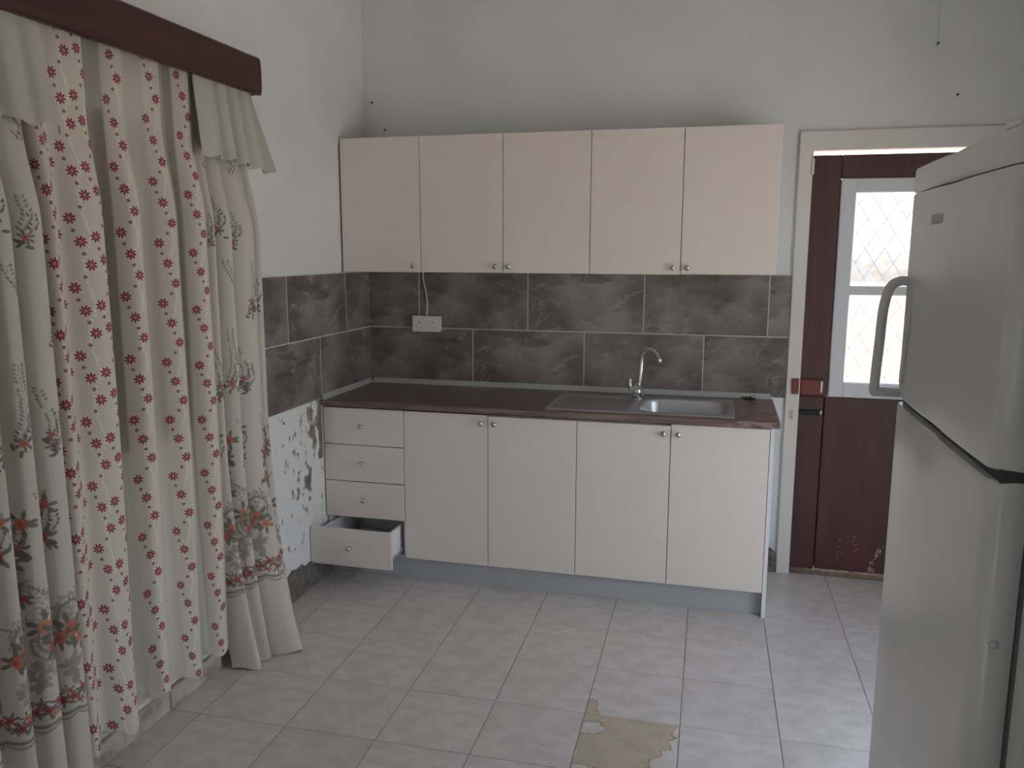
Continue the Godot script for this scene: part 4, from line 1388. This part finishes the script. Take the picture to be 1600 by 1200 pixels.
func drape_image() -> Image:
	# 0.62 m of cloth across (two repeats of the print), 2.28 m down
	var w := 480
	var h := 1740
	var im := Image.create(w, h, false, Image.FORMAT_RGBA8)
	im.fill(C(206, 199, 188))
	var r := RandomNumberGenerator.new()
	r.seed = 12
	var leaf := C(134, 134, 124)
	var dark := C(104, 104, 98)
	var Y := func(m: float) -> float: return (2.285 - m) / 2.28 * h   # from height above the floor to a row
	for rep in 2:
		var x0 := rep * 240.0
		# climbing sprays with roses at their feet
		for c: Array in [[40, 1.66, 70, 0.2], [150, 1.70, 90, -0.15], [95, 1.40, 130, 0.2], [205, 1.42, 120, -0.25], [60, 1.10, 120, -0.1], [165, 1.13, 150, 0.12], [20, 0.86, 90, 0.2], [115, 0.82, 120, 0.1], [215, 0.84, 110, -0.2], [70, 1.9, 60, 0.1], [190, 1.94, 50, 0]]:
			spray(im, r, x0 + c[0], Y.call(c[1]), c[2], c[3], leaf)
			spray(im, r, x0 + c[0] + 9, Y.call(c[1]) + 8, c[2] * 0.6, c[3] + 0.35, dark)
		for c: Array in [[46, 1.64, 8], [156, 1.68, 7], [100, 1.385, 9], [210, 1.4, 9], [64, 1.09, 9], [170, 1.115, 9], [24, 0.84, 14], [120, 0.80, 16], [138, 0.83, 12], [220, 0.82, 14], [96, 1.41, 7], [60, 1.12, 7]]:
			rose(im, r, x0 + c[0], Y.call(c[1]), c[2], C(184, 112, 96) if int(c[0]) % 4 else C(174, 98, 94))
			for k in 4:
				dab(im, x0 + c[0] + r.randf_range(-26, 26), Y.call(c[1]) + r.randf_range(4, 22), 9, 3.6, r.randf() * PI, Color(dark.r, dark.g, dark.b, 0.9))
		# taupe paisley grounds
		for g: Array in [[66, 0.60, 40, 62], [186, 0.55, 42, 60], [130, 0.72, 26, 40]]:
			for k in 150:
				var an := r.randf() * TAU
				var rad := sqrt(r.randf())
				dab(im, x0 + g[0] + cos(an) * rad * g[2], Y.call(g[1]) + sin(an) * rad * g[3], r.randf_range(3, 7), r.randf_range(3, 5), an, C(164, 153, 145, 150))
		# lace scrolls
		for k in 300:
			var t := r.randf()
			var cx := x0 + 120 + 70 * sin(t * 7.0 + rep) * (1.0 - 0.3 * t)
			dab(im, cx + r.randf_range(-26, 26), Y.call(lerpf(0.74, 0.46, t)), r.randf_range(1.5, 3.4), r.randf_range(1.5, 2.6), r.randf() * 3, C(150, 142, 134, 170))
		for k in 46:
			var t := k / 46.0
			var an := t * TAU * 1.35
			dab(im, x0 + 70 + cos(an) * (44 - 22 * t), Y.call(0.60) + sin(an) * (52 - 24 * t), 6, 3.2, an + 1.2, C(142, 136, 128, 230))
			dab(im, x0 + 182 - cos(an) * (38 - 20 * t), Y.call(0.57) + sin(an) * (46 - 20 * t), 6, 3.2, -an + 1.2, C(146, 140, 132, 220))
		for k in 30:
			var t := k / 30.0
			dab(im, x0 + 240 * t, Y.call(0.66) - 60 * t + 26 * sin(t * 9), 5.5, 2.4, 0.8 + t, Color(leaf.r, leaf.g, leaf.b, 0.9))
		# bouquets
		for c: Array in [[60, 0.57, 19], [86, 0.54, 15], [36, 0.55, 14], [176, 0.61, 18], [204, 0.585, 19], [190, 0.55, 14], [120, 0.71, 15], [136, 0.695, 11], [150, 0.9, 14], [30, 0.93, 13]]:
			rose(im, r, x0 + c[0], Y.call(c[1]), c[2], [C(190, 116, 94), C(176, 96, 94), C(196, 134, 110)][int(c[0]) % 3])
		# fan shapes above the border
		for f: Array in [[60, 0.46], [150, 0.47], [225, 0.455]]:
			for k in 26:
				var an := r.randf() * TAU
				dab(im, x0 + f[0] + cos(an) * 24 * sqrt(r.randf()), Y.call(f[1]) + sin(an) * 34 * sqrt(r.randf()), 10, 6, an, C(158, 148, 140, 200))
		# flower border and scalloped edge
		for k in 22:
			var x := x0 + 240.0 * k / 22.0
			rose(im, r, x, Y.call(0.375 + 0.018 * sin(k * 1.9)), 7 + 2 * (k % 2), [C(196, 144, 112), C(176, 90, 86), C(190, 112, 92), C(168, 80, 82)][k % 4])
		for k in 48:
			var x := x0 + 240.0 * k / 48.0
			var sag := 9.0 * absf(sin(PI * x / 60.0))
			dab(im, x, Y.call(0.335) + sag, 4.5, 4.5, 0, C(140, 136, 128, 235))
			dab(im, x, Y.call(0.325) + sag * 1.5, 3.0, 3.8, 0, C(150, 146, 138, 220))
	im.convert(Image.FORMAT_RGB8)
	return im

# ---------------------------------------------------------------- socket, cable, nails, scrap of wire
func build_small_things() -> void:
	var s := thing("double_socket", "white double wall socket on the grey tiles left of the sink", "socket", Vector3(0.35, 1.2215, 0.0092))
	put("back_box", box(Vector3(-0.076, -0.041, 0.0), Vector3(0.076, 0.041, 0.026), 0.003), M.plastic_white, s)
	var fp := put("face_plate", box(Vector3(-0.0785, -0.0425, 0.026), Vector3(0.0785, 0.0425, 0.034), 0.004), M.plastic_white, s)
	for k: int in [-1, 1]:
		var cx := 0.037 * k
		put("pin_hole", box(Vector3(cx - 0.0024, 0.004, 0.0335), Vector3(cx + 0.0024, 0.0125, 0.0343)), M.dark_slot, fp)
		for e: int in [-1, 1]:
			put("pin_shutter", box(Vector3(cx + e * 0.011 - 0.0035, -0.0215, 0.0335), Vector3(cx + e * 0.011 + 0.0035, -0.0175, 0.0342)), M.badge_grey, fp)
		put("rocker_switch", box(Vector3(0.012 * k - 0.0055, 0.0185, 0.033), Vector3(0.012 * k + 0.0055, 0.034, 0.0375), 0.002), M.plastic_white, fp)
	put("label_strip", box(Vector3(-0.012, 0.0365, 0.0338), Vector3(0.012, 0.0395, 0.0344)), M.badge_grey, fp)
	var cb := smooth_path([Vector3(0.3255, 1.506, 0.014), Vector3(0.326, 1.47, 0.0145), Vector3(0.331, 1.435, 0.016), Vector3(0.342, 1.39, 0.016), Vector3(0.348, 1.33, 0.016), Vector3(0.346, 1.29, 0.018), Vector3(0.345, 1.262, 0.02)], 6)
	tag(put("cable", tube(cb, [0.0034], 8), M.plastic_white), "thin white cable hanging from the wall cabinets to the socket", "cable")
	# nails left in the back wall
	var nm := lathe([Vector2(0, 0), Vector2(0.0018, 0), Vector2(0.0018, 0.02), Vector2(0.0045, 0.021), Vector2(0.0045, 0.023), Vector2(0, 0.0235)], 10, Transform3D(Basis(Vector3(1, 0, 0), PI / 2 - 0.2), Vector3.ZERO))
	var spots := [[0.125, 2.229, "small nail in the white wall just above the corner wall cabinet"], [0.056, 2.371, "small nail in the back wall, highest one beside the left corner"], [2.757, 2.516, "small nail high on the wall above the back door"], [2.853, 2.294, "small nail just above the head of the back door frame"]]
	for a: Array in spots:
		tag(put("wall_nail", nm, M.iron_dark, null, Vector3(a[0], a[1], -0.004)), a[2], "nail", "nails left in the back wall")
	tag(put("string", tube(PackedVector3Array([Vector3(2.757, 2.52, 0.012), Vector3(2.755, 2.62, 0.005), Vector3(2.752, 2.80, 0.004)]), [0.0009], 5), M.frame_paint), "thin pale string stretched up from the nail above the back door", "string")
	# tangle of thin wire on the worktop
	var st := new_st(true)
	var r := RandomNumberGenerator.new()
	r.seed = 9
	for k in 5:
		var pts := []
		for q in 7:
			pts.append(Vector3(r.randf_range(-0.035, 0.035), 0.0025 + r.randf() * 0.022 * (1 if q % 2 else 0), r.randf_range(-0.018, 0.018)))
		add_tube(st, smooth_path(pts, 4), [0.0012], 5)
	tag(put("wire_tangle", done(st), M.wire_dark, null, Vector3(2.022, 0.891, 0.066)), "small tangle of dark wire on the worktop right of the sink", "wire")
